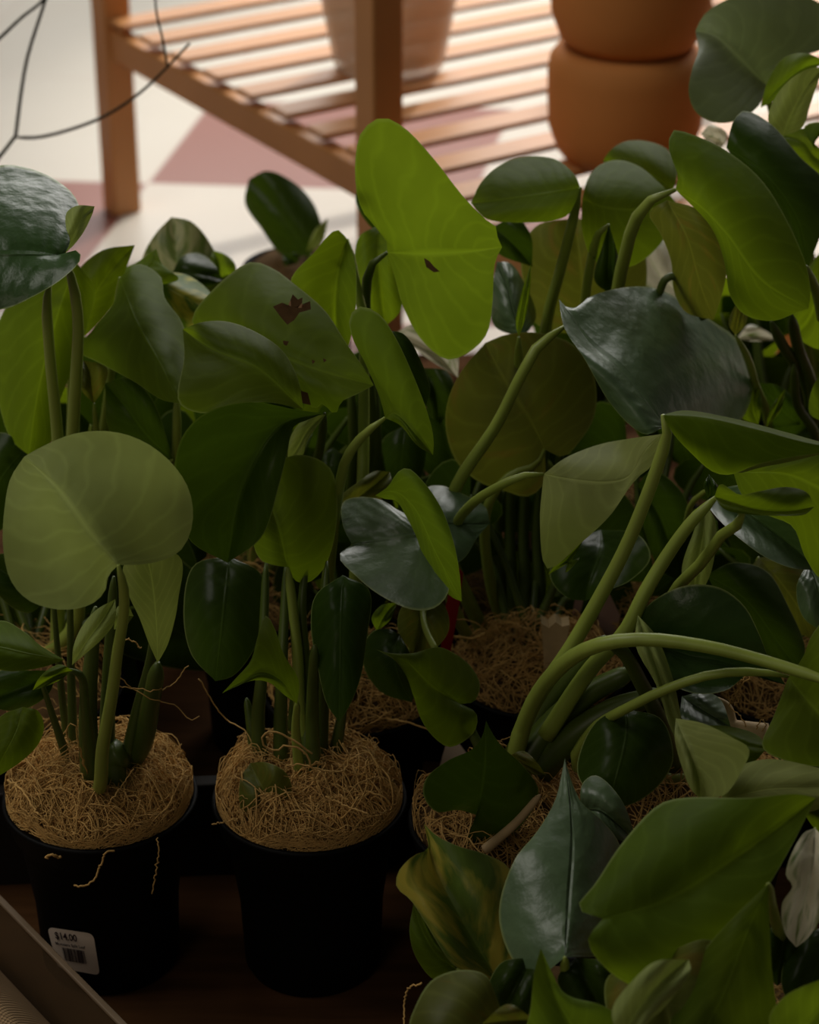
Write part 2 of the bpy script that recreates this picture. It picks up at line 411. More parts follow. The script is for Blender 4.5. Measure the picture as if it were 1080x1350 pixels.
# terracotta pots on the shelf
tc_ = onz(822, 205, ZS)
prof_t = [(.001, .004), (.054, .004), (.060, 0), (.068, .010), (.077, .034), (.0785, .060), (.079, .090), (.077, .104), (.070, .113), (.060, .116), (.060, .110), (.066, .09), (.066, .03), (.001, .02)]
o = lathe('terracotta_pot', prof_t, (tc_.x, tc_.y, ZS), M['terra'], seg=72); tag(o, 'rounded terracotta pot standing on the pine slats, lower of the stack', 'pot', 'stacked terracotta pots')
prof_u = [(r * 1.02, z) for r, z in prof_t]
o = lathe('terracotta_pot', prof_u, (tc_.x + .001, tc_.y, ZS + .116), M['terra'], seg=72); tag(o, 'terracotta pot stacked on top of another on the pine slats', 'pot', 'stacked terracotta pots')
v = onz(513, 88, ZS)
prof_v = [(.001, .004), (.054, .004), (.058, 0), (.062, .006), (.074, .07), (.084, .14), (.094, .20), (.091, .20), (.080, .14), (.070, .07), (.058, .012), (.001, .010)]
o = lathe('vase', prof_v, (v.x, v.y, ZS), M['frost'], seg=64); tag(o, 'pale beige translucent tapered pot standing on the pine slats', 'pot')
q = Vector((.345, 2.05, ZP))
t = lathe('terracotta_pot', [(.001, .003), (.05, .003), (.055, 0), (.066, .07), (.075, .11), (.078, .112), (.079, .14), (.074, .14), (.070, .11), (.001, .09)], q, M['terra'], seg=56)
t.location = (0, 0, 0); tag(t, 'terracotta pot glimpsed between stems at the right edge', 'pot')

# clear tray around the front pots
w1, w2 = onz(-30, 1152, .12), onz(190, 1376, .12)
tr = empty('plastic_tray', (w1 + w2) / 2 - Vector((0, 0, .12 - ZP)), 'clear plastic tray wall with folded lip in front of the pot with the price sticker', 'tray')
tr.location.z = ZP
dn = Vector((0, 0, 1))
beam('tray_wall', (w1.x, w1.y, (ZP + .118) / 2), (w2.x, w2.y, (ZP + .118) / 2), .0012, .118 - ZP, M['tray'], tr, bev=.0003)
beam('lip', w1 + Vector((-.001, -.001, 0)), w2 + Vector((-.001, -.001, 0)), 0.0045, .003, M['traylip'], tr, bev=.0010)
# black carrying tray of the rear rows
u1, u2 = Vector((-.52, 1.36, ZP)), Vector((-.095, 1.395, ZP))
bt = empty('carrying_tray', (u1 + u2) / 2, 'black plastic tray with low edge behind the two front pots', 'tray')
beam('tray_wall', u1 + dn * .04, u2 + dn * .04, .003, .08, M['blacktray'], bt, bev=.0008)
beam('tray_dark_sheet', (-.29, 1.39, ZP + .0008), (-.29, 1.50, ZP + .0008), .44, .0014, M['pot'], bt, bev=.0003)  # black sheet added so the gap behind the front pots stays in shade
beam('lip', u1 + dn * .081 + Vector((0, -.004, 0)), u2 + dn * .081 + Vector((0, -.004, 0)), .012, .004, M['blacktray'], bt, bev=.0012)

# burlap sack lying outside the tray
V, Fc = [], []
nx, ny = 60, 50
wd = (w2 - w1); wd.z = 0; wl = wd.length; wd.normalize(); wn = Vector((wd.y, -wd.x, 0)); wn = -wn if wn.y > 0 else wn
for j in range(ny + 1):
    for i in range(nx + 1):
        s = (-.02 + (wl + .04) * i / nx); t = .005 + .26 * j / ny
        ed = min(i / nx, 1 - i / nx, (1 - j / ny)) * 8
        prof_ = min(1, t / .045) ** .8
        z = ZP + .003 + .052 * prof_ * min(1, ed) ** .5 + .005 * noise.noise(Vector((s * 18, t * 18, 2))) * prof_
        p = Vector((w1.x, w1.y, 0)) + wd * s + wn * t
        V.append((p.x, p.y, z))
for j in range(ny):
    for i in range(nx):
        a = j * (nx + 1) + i; Fc.append((a, a + 1, a + nx + 2, a + nx + 1))
o = mesh_obj('burlap_sack', V, Fc, M['burlap']); tag(o, 'folded brown burlap sack lying in the bottom left corner', 'fabric')

# ================================================================ the plants
plant('A', 132, 1047, 'potted plant in the black pot with the price sticker, broad pale leaf', wool=3000, seed=1)
plant('B', 408, 1050, 'potted plant in black pot right of the stickered pot, straw mulch showing', wool=2800, seed=2)
plant('D', 668, 1078, 'potted plant with thick stems leaning right from a half hidden pot', wool=700, seed=3)
plant('G', 930, 1052, 'potted plant at right edge with long arching pale green stalk and bright leaf', wool=500, seed=4)
plant('C', 465, 905, 'potted plant behind the centre front pot with a narrow bright upright leaf', wool=700, seed=5)
plant('E', 708, 882, 'potted plant with yellowed olive leaf and a red tag beside it', wool=800, seed=6)
plant('H', 862, 795, 'potted plant carrying the large waxy grey green leaf at right', wool=500, seed=7)
plant('I', 1048, 895, 'potted plant at right edge with curled leaves above a dry sheath', wool=500, seed=8)
plant('S', 45, 900, 'potted plant at left edge with large waxy folded leaf above white tile', wool=200, seed=9)
plant('J', 352, 778, 'potted plant with big brown blotched leaf behind the front pair', wool=200, seed=10)
plant('K', 575, 770, 'potted plant with the tallest bright green translucent leaf', wool=200, seed=11)
plant('L', 770, 690, 'potted plant under terracotta pots with rounded dark leaves on upright stalks', wool=150, seed=12)
plant('T', 1010, 650, 'potted plant at upper right with big overlapping dark heart leaves', wool=150, seed=13)
plant('O', 108, 770, 'potted plant at upper left with bright leaves above the broad pale leaf', wool=150, seed=14)
plant('Q', 270, 640, 'potted plant with streaked yellow green leaf against the white tile', wool=100, seed=15)
plant('W', 1090, 560, 'potted plant in top right corner with grey sheened leaf over terracotta', wool=100, seed=16)
plant('N', 732, 1352, 'potted golden variegated plant at bottom centre with upright pale leaf', wool=0, seed=17)
plant('Z', 1040, 1350, 'potted plant at bottom right corner with the largest front leaf', wool=350, seed=18)
plant('U', 398, 352, 'small potted plant with one round dark leaf in front of red tile', h=.19, R=.055, wool=0, seed=19, group=None)

# --- S, O, Q : upper left
leaf('S', 'wax', (82, 337), (-70, 335), [(100, 318), (107, 285), (98, 258), (70, 235), (35, 221), (0, 218), (-50, 240)], [(102, 330), (107, 340), (85, 365), (40, 393), (0, 408), (-45, 395)], [(40, 335), (0, 335)], (1.43, 1.43), .10, -.03, pet=[(94, 365), (103, 420), (100, 500), (96, 575), (96, 700, 1.44), (96, 830, 1.44)], pr=.0034, sm='stem')
leaf('S', 'pale', (86, 334), (125, 272), [(93, 318), (87, 300), (88, 280), (102, 271)], [(100, 320), (112, 303), (121, 284)], (), (1.42, 1.44), .01, .02, pet=None)
stem('S', [(66, 370, 1.45), (62, 400, 1.45), (66, 470, 1.45), (76, 580, 1.45), (78, 720, 1.45), (75, 860, 1.45)], .0034, .005, 'stem')
leaf('S', 'mid', (100, 345), (38, 600), [(50, 370), (8, 405), (-12, 470), (-2, 530), (15, 580)], [(125, 380), (118, 420), (98, 480), (75, 540), (66, 585)], [(75, 420), (50, 520)], (1.52, 1.48), .06, .03, pet=None)
leaf('O', 'mid', (92, 445), (178, 323), [(85, 400), (100, 360), (135, 330)], [(103, 448), (135, 420), (153, 395), (166, 355)], (), (1.56, 1.60), .02, .02)
leaf('O', 'fresh', (165, 372), (206, 328), [(158, 358), (180, 346)], [(195, 376), (236, 368), (214, 348)], (), (1.60, 1.62), .03, .0)
leaf('O', 'fresh', (158, 366), (237, 532), [(150, 400), (122, 435), (103, 462), (130, 478), (180, 505), (213, 527)], [(182, 348), (212, 365), (217, 392), (240, 425), (250, 470), (247, 510)], [(178, 420), (214, 485)], (1.54, 1.42), .02, .05)
leaf('Q', 'stripe', (235, 405), (226, 286), [(185, 385), (187, 342), (205, 308)], [(270, 398), (289, 360), (278, 322), (252, 292)], (), (1.74, 1.78), .02, .02)
leaf('Q', 'fresh', (288, 372), (281, 330), [(280, 360), (277, 345)], [(310, 364), (309, 346), (296, 335)], (), (1.73, 1.74))
leaf('Q', 'dark', (226, 362), (294, 368), [(240, 338), (262, 334), (282, 348)], [(245, 374), (275, 378)], (), (1.70, 1.70), .03, 0)
leaf('Q', 'gold', (204, 368), (290, 402), [(220, 360), (245, 362), (270, 378)], [(212, 400), (232, 428), (262, 432)], (), (1.62, 1.62), .04, 0)
leaf('Q', 'mid', (270, 470), (300, 362), [(235, 440), (250, 395), (275, 375)], [(320, 450), (335, 400), (320, 370)], (), (1.68, 1.72))
leaf('O', 'olive', (124, 532), (110, 475), [(108, 515), (104, 492)], [(138, 508), (141, 484)], (), (1.50, 1.51), pet=[(127, 570)], pr=.002)
leaf('O', 'dark', (228, 605), (138, 505), [(200, 525), (170, 498)], [(190, 610), (145, 570)], (), (1.50, 1.52), 0, .02)
stem('O', [(233, 520, 1.50), (233, 575, 1.50), (225, 700, 1.54), (190, 790, 1.57)], .003, .004, 'stem')
leaf('O', 'dark', (120, 560), (190, 440), [(90, 520), (100, 450)], [(180, 560), (215, 500)], (), (1.60, 1.62))

# --- U : small plant with the round leaf
leaf('U', 'dark', (408, 338), (328, 236), [(372, 336), (345, 302), (323, 268)], [(424, 312), (416, 273), (390, 242), (352, 225)], (), (2.03, 2.08), .02, .02)
leaf('U', 'pale', (404, 332), (433, 287), [(414, 305)], [(424, 322)], (), (2.02, 2.02), pet=None)
leaf('U', 'dark', (392, 348), (372, 335), [(375, 350)], [(395, 335)], (), (2.0, 2.0), pet=None)

# --- J : blotched leaf and its dark neighbours
b1 = leaf('J', 'fresh', (300, 446), (493, 508), [(254, 430), (257, 410), (275, 388), (300, 364), (332, 345), (362, 355), (385, 372), (429, 410), (455, 450), (481, 487)], [(330, 482), (388, 500), (400, 520), (415, 540), (424, 532), (442, 546), (450, 530), (470, 520)], [(345, 460), (420, 488)], (1.47, 1.40), .09, -.01, bulge=.01)
blemish(b1, [(360, 404), (372, 399), (380, 403), (386, 388), (393, 395), (399, 392), (398, 406), (409, 397), (410, 408), (395, 412), (388, 422), (379, 428), (370, 418)], 1.435)
blemish(b1, [(373, 449), (381, 450), (378, 456), (374, 454)], 1.415)
blemish(b1, [(411, 474), (416, 476), (412, 480)], 1.40); blemish(b1, [(426, 472), (431, 475), (427, 478)], 1.40)
blemish(b1, [(390, 500), (397, 515), (406, 518), (410, 534), (400, 532), (392, 522)], 1.375)
leaf('J', 'mid', (400, 540), (241, 434), [(393, 500), (373, 463), (342, 440), (300, 424), (265, 425)], [(350, 530), (300, 536), (268, 545), (236, 531), (243, 470)], [(342, 486), (280, 460)], (1.36, 1.41), .03, -.03, pet=None)
leaf('B', 'dark', (426, 545), (300, 742), [(390, 540), (330, 530), (270, 545), (238, 580), (230, 650), (250, 712)], [(405, 554), (388, 562), (378, 600), (368, 640), (345, 708)], [(370, 560), (320, 640)], (1.34, 1.31), -.05, -.01, pet=None)
leaf('J', 'pale', (430, 546), (378, 612), [(402, 552), (384, 574)], [(419, 561), (405, 582), (398, 602)], (), (1.42, 1.42), pet=None)
stem('J', [(428, 545, 1.42), (420, 600, 1.46), (380, 720, 1.53), (335, 780, 1.56)], .003, .004)
leaf('C', 'mid', (458, 315), (452, 475), [(444, 303), (415, 332), (383, 371), (398, 405), (430, 445)], [(468, 345), (470, 385), (466, 430), (460, 455)], [(444, 370), (442, 430)], (1.53, 1.50), -.01, -.03, pet=[(464, 340), (470, 380), (478, 410), (480, 520), (478, 640, 1.45), (470, 800, 1.44)], pr=.003)
leaf('K', 'mid', (500, 297), (508, 430), [(475, 310), (468, 332), (471, 380), (482, 412)], [(520, 320), (532, 370), (528, 410)], (), (1.64, 1.60), pet=None)
leaf('K', 'dark', (500, 308), (476, 232), [(485, 295), (469, 265)], [(510, 280), (498, 245)], (), (1.72, 1.72), pet=None)
k1 = leaf('K', 'fresh', (511, 333), (662, 326), [(506, 306), (486, 290), (472, 262), (469, 205), (478, 172), (503, 155), (530, 166), (570, 207), (610, 258), (640, 289), (657, 302), (656, 316)], [(521, 367), (531, 402), (555, 447), (590, 474), (622, 462), (642, 440), (649, 405), (653, 345)], [(560, 334), (620, 331)], (1.52, 1.47), .02, -.02, pet=[(497, 340), (486, 360), (482, 400), (485, 470), (492, 560), (510, 660, 1.56), (550, 750, 1.58)], pr=.0032, sm='stemdark', bulge=.003)
blemish(k1, [(477, 241), (484, 228), (490, 236), (492, 248), (496, 262), (488, 254), (480, 250)], 1.52)
blemish(k1, [(559, 340), (566, 344), (573, 352), (580, 358), (572, 359), (562, 352)], 1.478)
leaf('C', 'fresh', (508, 551), (571, 600), [(500, 522), (482, 480), (465, 446), (461, 418), (474, 404), (500, 414), (520, 442), (545, 495), (565, 548), (572, 580)], [(528, 561), (550, 587)], [(520, 545), (550, 575)], (1.37, 1.34), .04, .0, pet=[(482, 571), (458, 602), (447, 645), (437, 720), (430, 800), (428, 900, 1.38)], pr=.0030)
leaf('C', 'dark', (503, 436), (560, 540), [(532, 440), (557, 480), (567, 515)], [(512, 480), (535, 520)], (), (1.42, 1.42), pet=None)
leaf('B', 'mid', (379, 748), (352, 636), [(362, 745), (345, 739), (335, 720), (338, 690), (345, 660)], [(386, 762), (400, 770), (422, 756), (438, 722), (445, 660), (436, 618), (408, 601), (380, 602), (360, 616)], [(368, 700), (357, 665)], (1.33, 1.37), .0, .04, pet=[(385, 790), (392, 860), (398, 960)], pr=.0028)
leaf('B', 'dark', (302, 733), (284, 898), [(256, 745), (242, 800), (252, 862)], [(345, 758), (350, 812), (332, 862), (306, 892)], (), (1.36, 1.30), .02, .02, pet=None)
leaf('C', 'olive', (455, 668), (514, 622), [(450, 655), (470, 637), (495, 621)], [(500, 660), (517, 638)], (), (1.43, 1.44), pet=None)
leaf('C', 'grey', (578, 705), (464, 718), [(546, 682), (524, 672), (505, 660), (478, 655), (452, 662), (452, 692)], [(592, 778), (574, 801), (545, 804), (500, 784), (470, 760), (447, 733)], [(540, 705), (500, 712)], (1.37, 1.37), .05, -.06, pet=[(575, 740, 1.38), (560, 800, 1.38), (530, 880, 1.41)], pr=.002)
leaf('E', 'grey', (556, 690), (646, 690), [(560, 645), (580, 640), (608, 650), (640, 668)], [(580, 750), (611, 737), (630, 708)], (), (1.42, 1.42), .05, -.02, pet=None)
leaf('C', 'fresh', (495, 653), (609, 793), [(511, 642), (525, 622), (537, 617), (560, 637), (582, 670), (597, 710), (606, 755)], [(508, 658), (522, 660), (535, 680), (548, 705), (560, 740), (580, 772), (597, 788)], [(520, 648), (545, 668), (575, 730)], (1.36, 1.31), .0, .03, pet=None)
leaf('C', 'mid', (607, 928), (495, 856), [(628, 940), (627, 962), (611, 978), (592, 985), (573, 973), (556, 950), (546, 920), (535, 890), (520, 870)], [(625, 925), (633, 903), (622, 880), (602, 863), (578, 853), (545, 861), (515, 861)], [(570, 905), (535, 872)], (1.31, 1.28), .0, .05, pet=None)
leaf('C', 'dark', (527, 836), (543, 926), [(510, 829), (492, 832), (477, 856), (483, 887), (505, 914)], [(540, 860), (552, 900)], (), (1.37, 1.34), .03, 0, pet=None)
leaf('C', 'olive', (562, 783), (545, 862), [(530, 800), (525, 832)], [(586, 798), (592, 830), (572, 856)], (), (1.40, 1.38), pet=None)
leaf('C', 'fresh', (497, 832), (524, 794), [(490, 815), (503, 798)], [(514, 818)], (), (1.38, 1.38), pet=None)
stem('C', [(578, 765, 1.36), (560, 795, 1.36), (560, 825, 1.34), (574, 856, 1.32)], .0020, .0022, 'stem')
for x, w in ((463, .0034), (477, .0036), (494, .0034), (486, .003)):
    stem('K', [(x, 505, 1.54), (x + 3, 580, 1.54), (x + 10, 700, 1.57), (560 + (x - 463), 770, 1.58)], w, w * 1.3)
leaf('B', 'dark', (452, 758), (447, 952), [(416, 785), (410, 825), (419, 880), (431, 928)], [(487, 778), (484, 840), (475, 895), (460, 932)], (), (1.32, 1.26), .02, .02, pet=None)
leaf('B', 'fresh', (392, 928), (293, 914), [(394, 897), (374, 862), (362, 828), (351, 811), (341, 835), (330, 872), (312, 893)], [(376, 917), (355, 900), (335, 897), (312, 905)], [(372, 898), (345, 886), (318, 900)], (1.27, 1.23), .03, .0, pet=None)
stem('B', [(392, 925, 1.27), (390, 960, 1.28), (396, 1020, 1.29)], .002, .004, 'stem')
leaf('B', 'olive', (362, 1058), (330, 1006), [(352, 1082), (325, 1082), (316, 1060), (318, 1025)], [(384, 1048), (378, 1020), (350, 1005)], (), (1.27, 1.29), .0, .0, pet=None)
for p in ([(351, 740, 1.345), (345, 890, 1.31), (340, 960, 1.31), (352, 1040, 1.30)], [(378, 740, 1.345), (372, 880, 1.31), (370, 960, 1.31), (372, 1040, 1.30)], [(404, 740, 1.345), (398, 800, 1.33), (404, 900, 1.32), (404, 1045, 1.29)], [(431, 740, 1.345), (425, 860, 1.31), (424, 950, 1.31), (420, 1030, 1.30)], [(455, 920, 1.31), (446, 970, 1.31), (438, 1020, 1.31)], [(325, 920, 1.33), (335, 980, 1.32), (345, 1025, 1.32)], [(388, 900, 1.34), (386, 980, 1.33), (384, 1020, 1.32)]):
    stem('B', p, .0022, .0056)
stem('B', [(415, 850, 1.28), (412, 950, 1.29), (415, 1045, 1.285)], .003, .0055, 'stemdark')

# --- A : front left
leaf('A', 'pale', (156, 745), (32, 602), [(142, 760), (139, 778), (126, 793), (104, 802), (72, 803), (37, 791), (14, 765), (4, 720), (6, 670), (14, 630)], [(172, 745), (207, 741), (237, 727), (253, 695), (252, 655), (236, 622), (204, 591), (167, 573), (130, 568), (93, 573), (55, 589)], [(118, 700), (75, 642)], (1.19, 1.24), -.02, .03, pet=[(163, 775), (163, 810), (155, 860), (147, 920), (135, 990), (133, 1030)], pr=.0028, bulge=-.008)
leaf('A', 'pale', (208, 874), (190, 720), [(197, 850), (184, 815), (168, 780), (163, 745)], [(221, 850), (231, 815), (235, 790), (238, 735)], (), (1.27, 1.25), .01, .01, pet=[(200, 920), (175, 1000)], pr=.005, sm='stemdark')
leaf('A', 'pale', (95, 877), (152, 790), [(97, 852), (108, 826), (127, 804)], [(115, 860), (137, 840), (152, 818)], (), (1.24, 1.23), .01, .0, pet=None)
leaf('A', 'pale', (150, 830), (176, 812), [(155, 800), (168, 798)], [(165, 826)], (), (1.25, 1.25), pet=None)
leaf('A', 'mid', (96, 884), (43, 910), [(80, 876), (63, 883), (50, 896)], [(78, 897), (57, 906)], (), (1.24, 1.23), pet=None)
stem('A', [(88, 882, 1.245), (106, 890, 1.25), (112, 930, 1.26), (122, 1030, 1.28)], .002, .006)
leaf('A', 'mid', (85, 870), (-50, 850), [(52, 850), (32, 833), (0, 818)], [(50, 881), (0, 883)], (), (1.27, 1.24), .04, 0, pet=None)
leaf('A', 'dark', (75, 884), (-25, 930), [(40, 884), (0, 884)], [(64, 915), (25, 937)], (), (1.31, 1.30), pet=None)
leaf('A', 'mid', (30, 932), (-10, 1028), [(50, 937), (58, 957), (50, 982), (25, 1006)], [(0, 945), (-18, 985)], (), (1.23, 1.20), .02, .02, pet=None)
leaf('S', 'dark', (62, 790), (-25, 738), [(30, 733), (0, 730)], [(38, 808), (5, 792)], (), (1.42, 1.42), pet=None)
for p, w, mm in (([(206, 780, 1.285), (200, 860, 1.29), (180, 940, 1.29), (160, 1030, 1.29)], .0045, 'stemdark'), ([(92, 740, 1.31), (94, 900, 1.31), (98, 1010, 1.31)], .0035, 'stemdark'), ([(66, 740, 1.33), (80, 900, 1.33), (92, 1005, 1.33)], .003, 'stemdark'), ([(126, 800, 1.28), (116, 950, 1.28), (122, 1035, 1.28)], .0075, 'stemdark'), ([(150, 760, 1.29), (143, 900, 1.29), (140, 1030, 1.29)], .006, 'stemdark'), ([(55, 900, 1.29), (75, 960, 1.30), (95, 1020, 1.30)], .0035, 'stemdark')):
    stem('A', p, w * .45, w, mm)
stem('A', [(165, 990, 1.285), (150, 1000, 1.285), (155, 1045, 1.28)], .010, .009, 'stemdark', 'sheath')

# --- E, L : centre right
leaf('E', 'olive', (718, 592), (640, 452), [(719, 630), (712, 645), (694, 655), (668, 648), (631, 635), (602, 609), (588, 568), (590, 530), (608, 490)], [(742, 602), (766, 580), (785, 545), (782, 490), (757, 455), (713, 439), (668, 441)], [(700, 555), (662, 495)], (1.49, 1.53), .0, .03, pet=[(705, 612), (676, 624), (646, 660), (640, 720, 1.49), (670, 830, 1.49)], pr=.0028)
leaf('H', 'grey', (877, 562), (737, 394), [(852, 573), (828, 558), (802, 528), (770, 472), (744, 432)], [(925, 578), (972, 560), (993, 515), (988, 480), (970, 445), (937, 422), (902, 398), (862, 379), (815, 380), (776, 392), (754, 410)], [(845, 518), (812, 480), (778, 452), (751, 414)], (1.39, 1.45), -.01, .17, pet=None, bulge=.012)
stem('E', [(745, 430, 1.46), (738, 438, 1.46), (715, 450, 1.455), (690, 490, 1.45), (655, 560, 1.45), (600, 645, 1.45), (590, 720, 1.47), (640, 840, 1.49)], .0036, .0055, 'stem')
leaf('E', 'pale', (717, 625), (874, 572), [(745, 604), (790, 586), (832, 578)], [(712, 690), (722, 750), (766, 716), (805, 679), (832, 640), (846, 625), (858, 616), (867, 595)], [(760, 632), (800, 635), (829, 628), (852, 592)], (1.37, 1.36), .05, -.01, pet=[(690, 627), (660, 640), (625, 662, 1.39), (598, 700, 1.42), (590, 770, 1.44), (640, 860, 1.48)], pr=.0028)
leaf('E', 'mid', (722, 758), (769, 713), [(745, 728)], [(765, 735), (745, 756)], (), (1.375, 1.375), pet=None)
leaf('E', 'dark', (792, 698), (772, 792), [(740, 722), (725, 760), (748, 788)], [(842, 705), (858, 735), (830, 766), (802, 778)], (), (1.46, 1.40), .0, -.02, pet=None)
for x in (655, 672, 690, 708, 735):
    stem('E', [(x - 20 + (x * 7 % 40), 560, 1.55), (x, 690, 1.54), (x + 3, 780, 1.52), (x * .5 + 352, 870, 1.50)], .0025, .0060)
leaf('L', 'mid', (765, 247), (621, 268), [(760, 234), (748, 220), (730, 209), (702, 206), (676, 210), (650, 224), (632, 244)], [(758, 268), (748, 284), (720, 292), (672, 293), (640, 288)], [(700, 258)], (1.57, 1.60), .06, -.01, pet=[(752, 305), (738, 360), (722, 420), (715, 520, 1.62), (740, 640, 1.66)], pr=.0034)
leaf('L', 'mid', (768, 262), (892, 268), [(775, 236), (790, 218), (815, 211), (842, 219), (866, 238), (882, 255)], [(768, 305), (785, 345), (830, 352), (872, 320)], (), (1.61, 1.62), .06, -.02, pet=None)
leaf('L', 'mid', (888, 250), (795, 212), [(893, 225), (881, 198), (857, 187), (826, 186), (806, 197)], [(860, 262), (820, 240)], (), (1.67, 1.70), .04, 0, pet=None)
leaf('L', 'olive', (772, 445), (755, 288), [(705, 425), (690, 375), (689, 325), (710, 296)], [(835, 425), (853, 370), (842, 312), (800, 292)], (), (1.63, 1.66), .02, .02)
leaf('L', 'dark', (803, 296), (812, 392), [(794, 325), (784, 370)], [(812, 325), (817, 350)], (), (1.58, 1.57), pet=[(797, 296), (787, 313), (778, 352), (772, 395), (768, 500)], pr=.0030)
leaf('L', 'grey', (690, 445), (655, 345), [(652, 430), (648, 390)], [(707, 418), (690, 370), (673, 347)], (), (1.57, 1.62), .02, .04, pet=None)
leaf('L', 'dark', (648, 300), (702, 352), [(680, 287), (700, 310)], [(655, 332)], (), (1.64, 1.63), pet=None)
leaf('L', 'fresh', (684, 445), (700, 348), [(680, 425), (688, 385)], [(694, 415), (700, 370)], (), (1.50, 1.50), pet=[(684, 480), (690, 560)], pr=.003, bulge=-.006, label='rolled unopened leaf')
leaf('K', 'cream', (604, 498), (523, 438), [(575, 480), (550, 462)], [(602, 462), (548, 427)], (), (1.62, 1.64), pet=None)
leaf('K', 'dark', (556, 485), (580, 560), [(557, 510), (565, 545)], [(590, 490), (600, 530)], (), (1.60, 1.58), pet=None)
leaf('K', 'dark', (600, 640), (575, 520), [(560, 620), (550, 560)], [(640, 620), (620, 540)], (), (1.58, 1.60), pet=None)
leaf('L', 'cream', (905, 390), (840, 299), [(850, 392), (818, 375), (826, 330)], [(888, 352), (873, 308)], (), (1.70, 1.74), .0, .02)

# --- T, W : upper right
leaf('T', 'mid', (891, 250), (1066, 407), [(894, 228), (882, 198), (887, 172), (912, 177), (960, 200), (1005, 238), (1040, 295), (1063, 350), (1069, 385)], [(938, 300), (955, 345), (963, 390), (982, 415), (1020, 423), (1048, 413)], [(922, 271), (956, 306), (1005, 370)], (1.50, 1.46), .05, .02, pet=[(862, 261), (838, 290), (826, 330), (815, 380), (812, 480, 1.58), (900, 600, 1.66)], pr=.0040)
leaf('T', 'olive', (880, 264), (941, 422), [(856, 280), (872, 310), (885, 345), (889, 385), (905, 412)], [(922, 277), (950, 310), (959, 345), (953, 385)], (), (1.53, 1.52), .02, 0, pet=None)
stem('T', [(868, 392, 1.53), (877, 369, 1.53), (890, 364, 1.53), (912, 385, 1.53), (928, 420, 1.53)], .0028, .003)
leaf('T', 'dark', (958, 195), (1066, 352), [(967, 160), (980, 146), (1015, 162), (1055, 207), (1092, 245), (1086, 295)], [(985, 235), (1010, 262), (1040, 310), (1055, 340)], (), (1.56, 1.53), .04, .02, pet=None)
leaf('W', 'mid', (1110, 225), (1024, 176), [(1060, 167), (1105, 160)], [(1095, 240), (1060, 218)], (), (1.62, 1.65), .02, 0, pet=None)
leaf('W', 'sage', (1011, 112), (917, 41), [(1035, 80), (1088, 62), (1098, 20), (1062, -5), (1000, -12), (955, 1), (928, 20)], [(1000, 140), (968, 160), (940, 161), (917, 147), (908, 122), (913, 90), (921, 66)], [(975, 76), (942, 46)], (1.70, 1.72), .07, -.06, pet=[(1018, 150, 1.73), (1060, 300, 1.80), (1088, 450, 1.83)])
leaf('W', 'fresh', (1003, 142), (1092, 82), [(1012, 108), (1034, 76), (1062, 70)], [(1022, 132), (1045, 106), (1070, 92)], (), (1.67, 1.66), .02, .0, pet=None)
leaf('W', 'pale', (1032, 180), (1087, 88), [(1013, 160), (1021, 131), (1042, 105), (1066, 91)], [(1058, 168), (1068, 140), (1078, 110)], (), (1.62, 1.63), .0, .01)
leaf('W', 'cream', (955, 190), (924, 176), [(950, 195), (932, 186)], [(958, 175), (937, 165)], (), (1.73, 1.74), pet=None)
leaf('T', 'mid', (1100, 310), (1048, 445), [(1066, 355), (1045, 415)], [(1110, 400), (1085, 460)], (), (1.60, 1.58), pet=None)
leaf('T', 'olive', (970, 442), (981, 391), [(961, 428), (967, 407)], [(983, 428), (986, 408)], (), (1.53, 1.53), pet=[(985, 470), (998, 512), (1010, 538), (1012, 600, 1.66)], pr=.0025)
leaf('T', 'cream', (971, 447), (1026, 448), [(988, 428), (1008, 435)], [(995, 450)], (), (1.72, 1.72), pet=None)
leaf('W', 'fresh', (1045, 515), (998, 480), [(1000, 500), (1010, 515)], [(1046, 480), (1018, 474)], (), (1.88, 1.88), pet=None)
leaf('W', 'fresh', (1052, 505), (1090, 455), [(1042, 480), (1055, 459)], [(1085, 500)], (), (1.86, 1.86), pet=None)
leaf('T', 'mid', (1000, 560), (998, 504), [(978, 550), (985, 515)], [(1005, 530)], (), (1.56, 1.57), pet=None)
leaf('T', 'dark', (1055, 560), (1000, 505), [(1010, 560), (1003, 525)], [(1050, 530), (1025, 508)], (), (1.60, 1.60), .02, pet=None)
leaf('T', 'mid', (1010, 565), (1036, 512), [(1015, 540)], [(1030, 540)], (), (1.54, 1.55), pet=None)
leaf('T', 'fresh', (1095, 560), (1085, 490), [(1068, 545), (1072, 510)], [(1110, 540)], (), (1.50, 1.50), pet=None)
leaf('T', 'dark', (1010, 600), (1090, 540), [(1020, 550), (1060, 535)], [(1060, 600), (1090, 580)], (), (1.62, 1.62), pet=None)
stem('T', [(1017, 424, 1.52), (1032, 455, 1.54), (1060, 500, 1.58), (1068, 550, 1.62), (1050, 640, 1.67)], .0038, .0045)
stem('T', [(1043, 415, 1.52), (1053, 460, 1.55), (1072, 515, 1.58), (1070, 600, 1.64)], .0040, .0045)
stem('T', [(1047, 480, 1.55), (1052, 535, 1.57), (1073, 568, 1.58), (1060, 640, 1.67)], .0032, .004)
stem('T', [(1060, 350, 1.50), (1075, 380, 1.51), (1085, 420, 1.52)], .003, .004, 'stem')

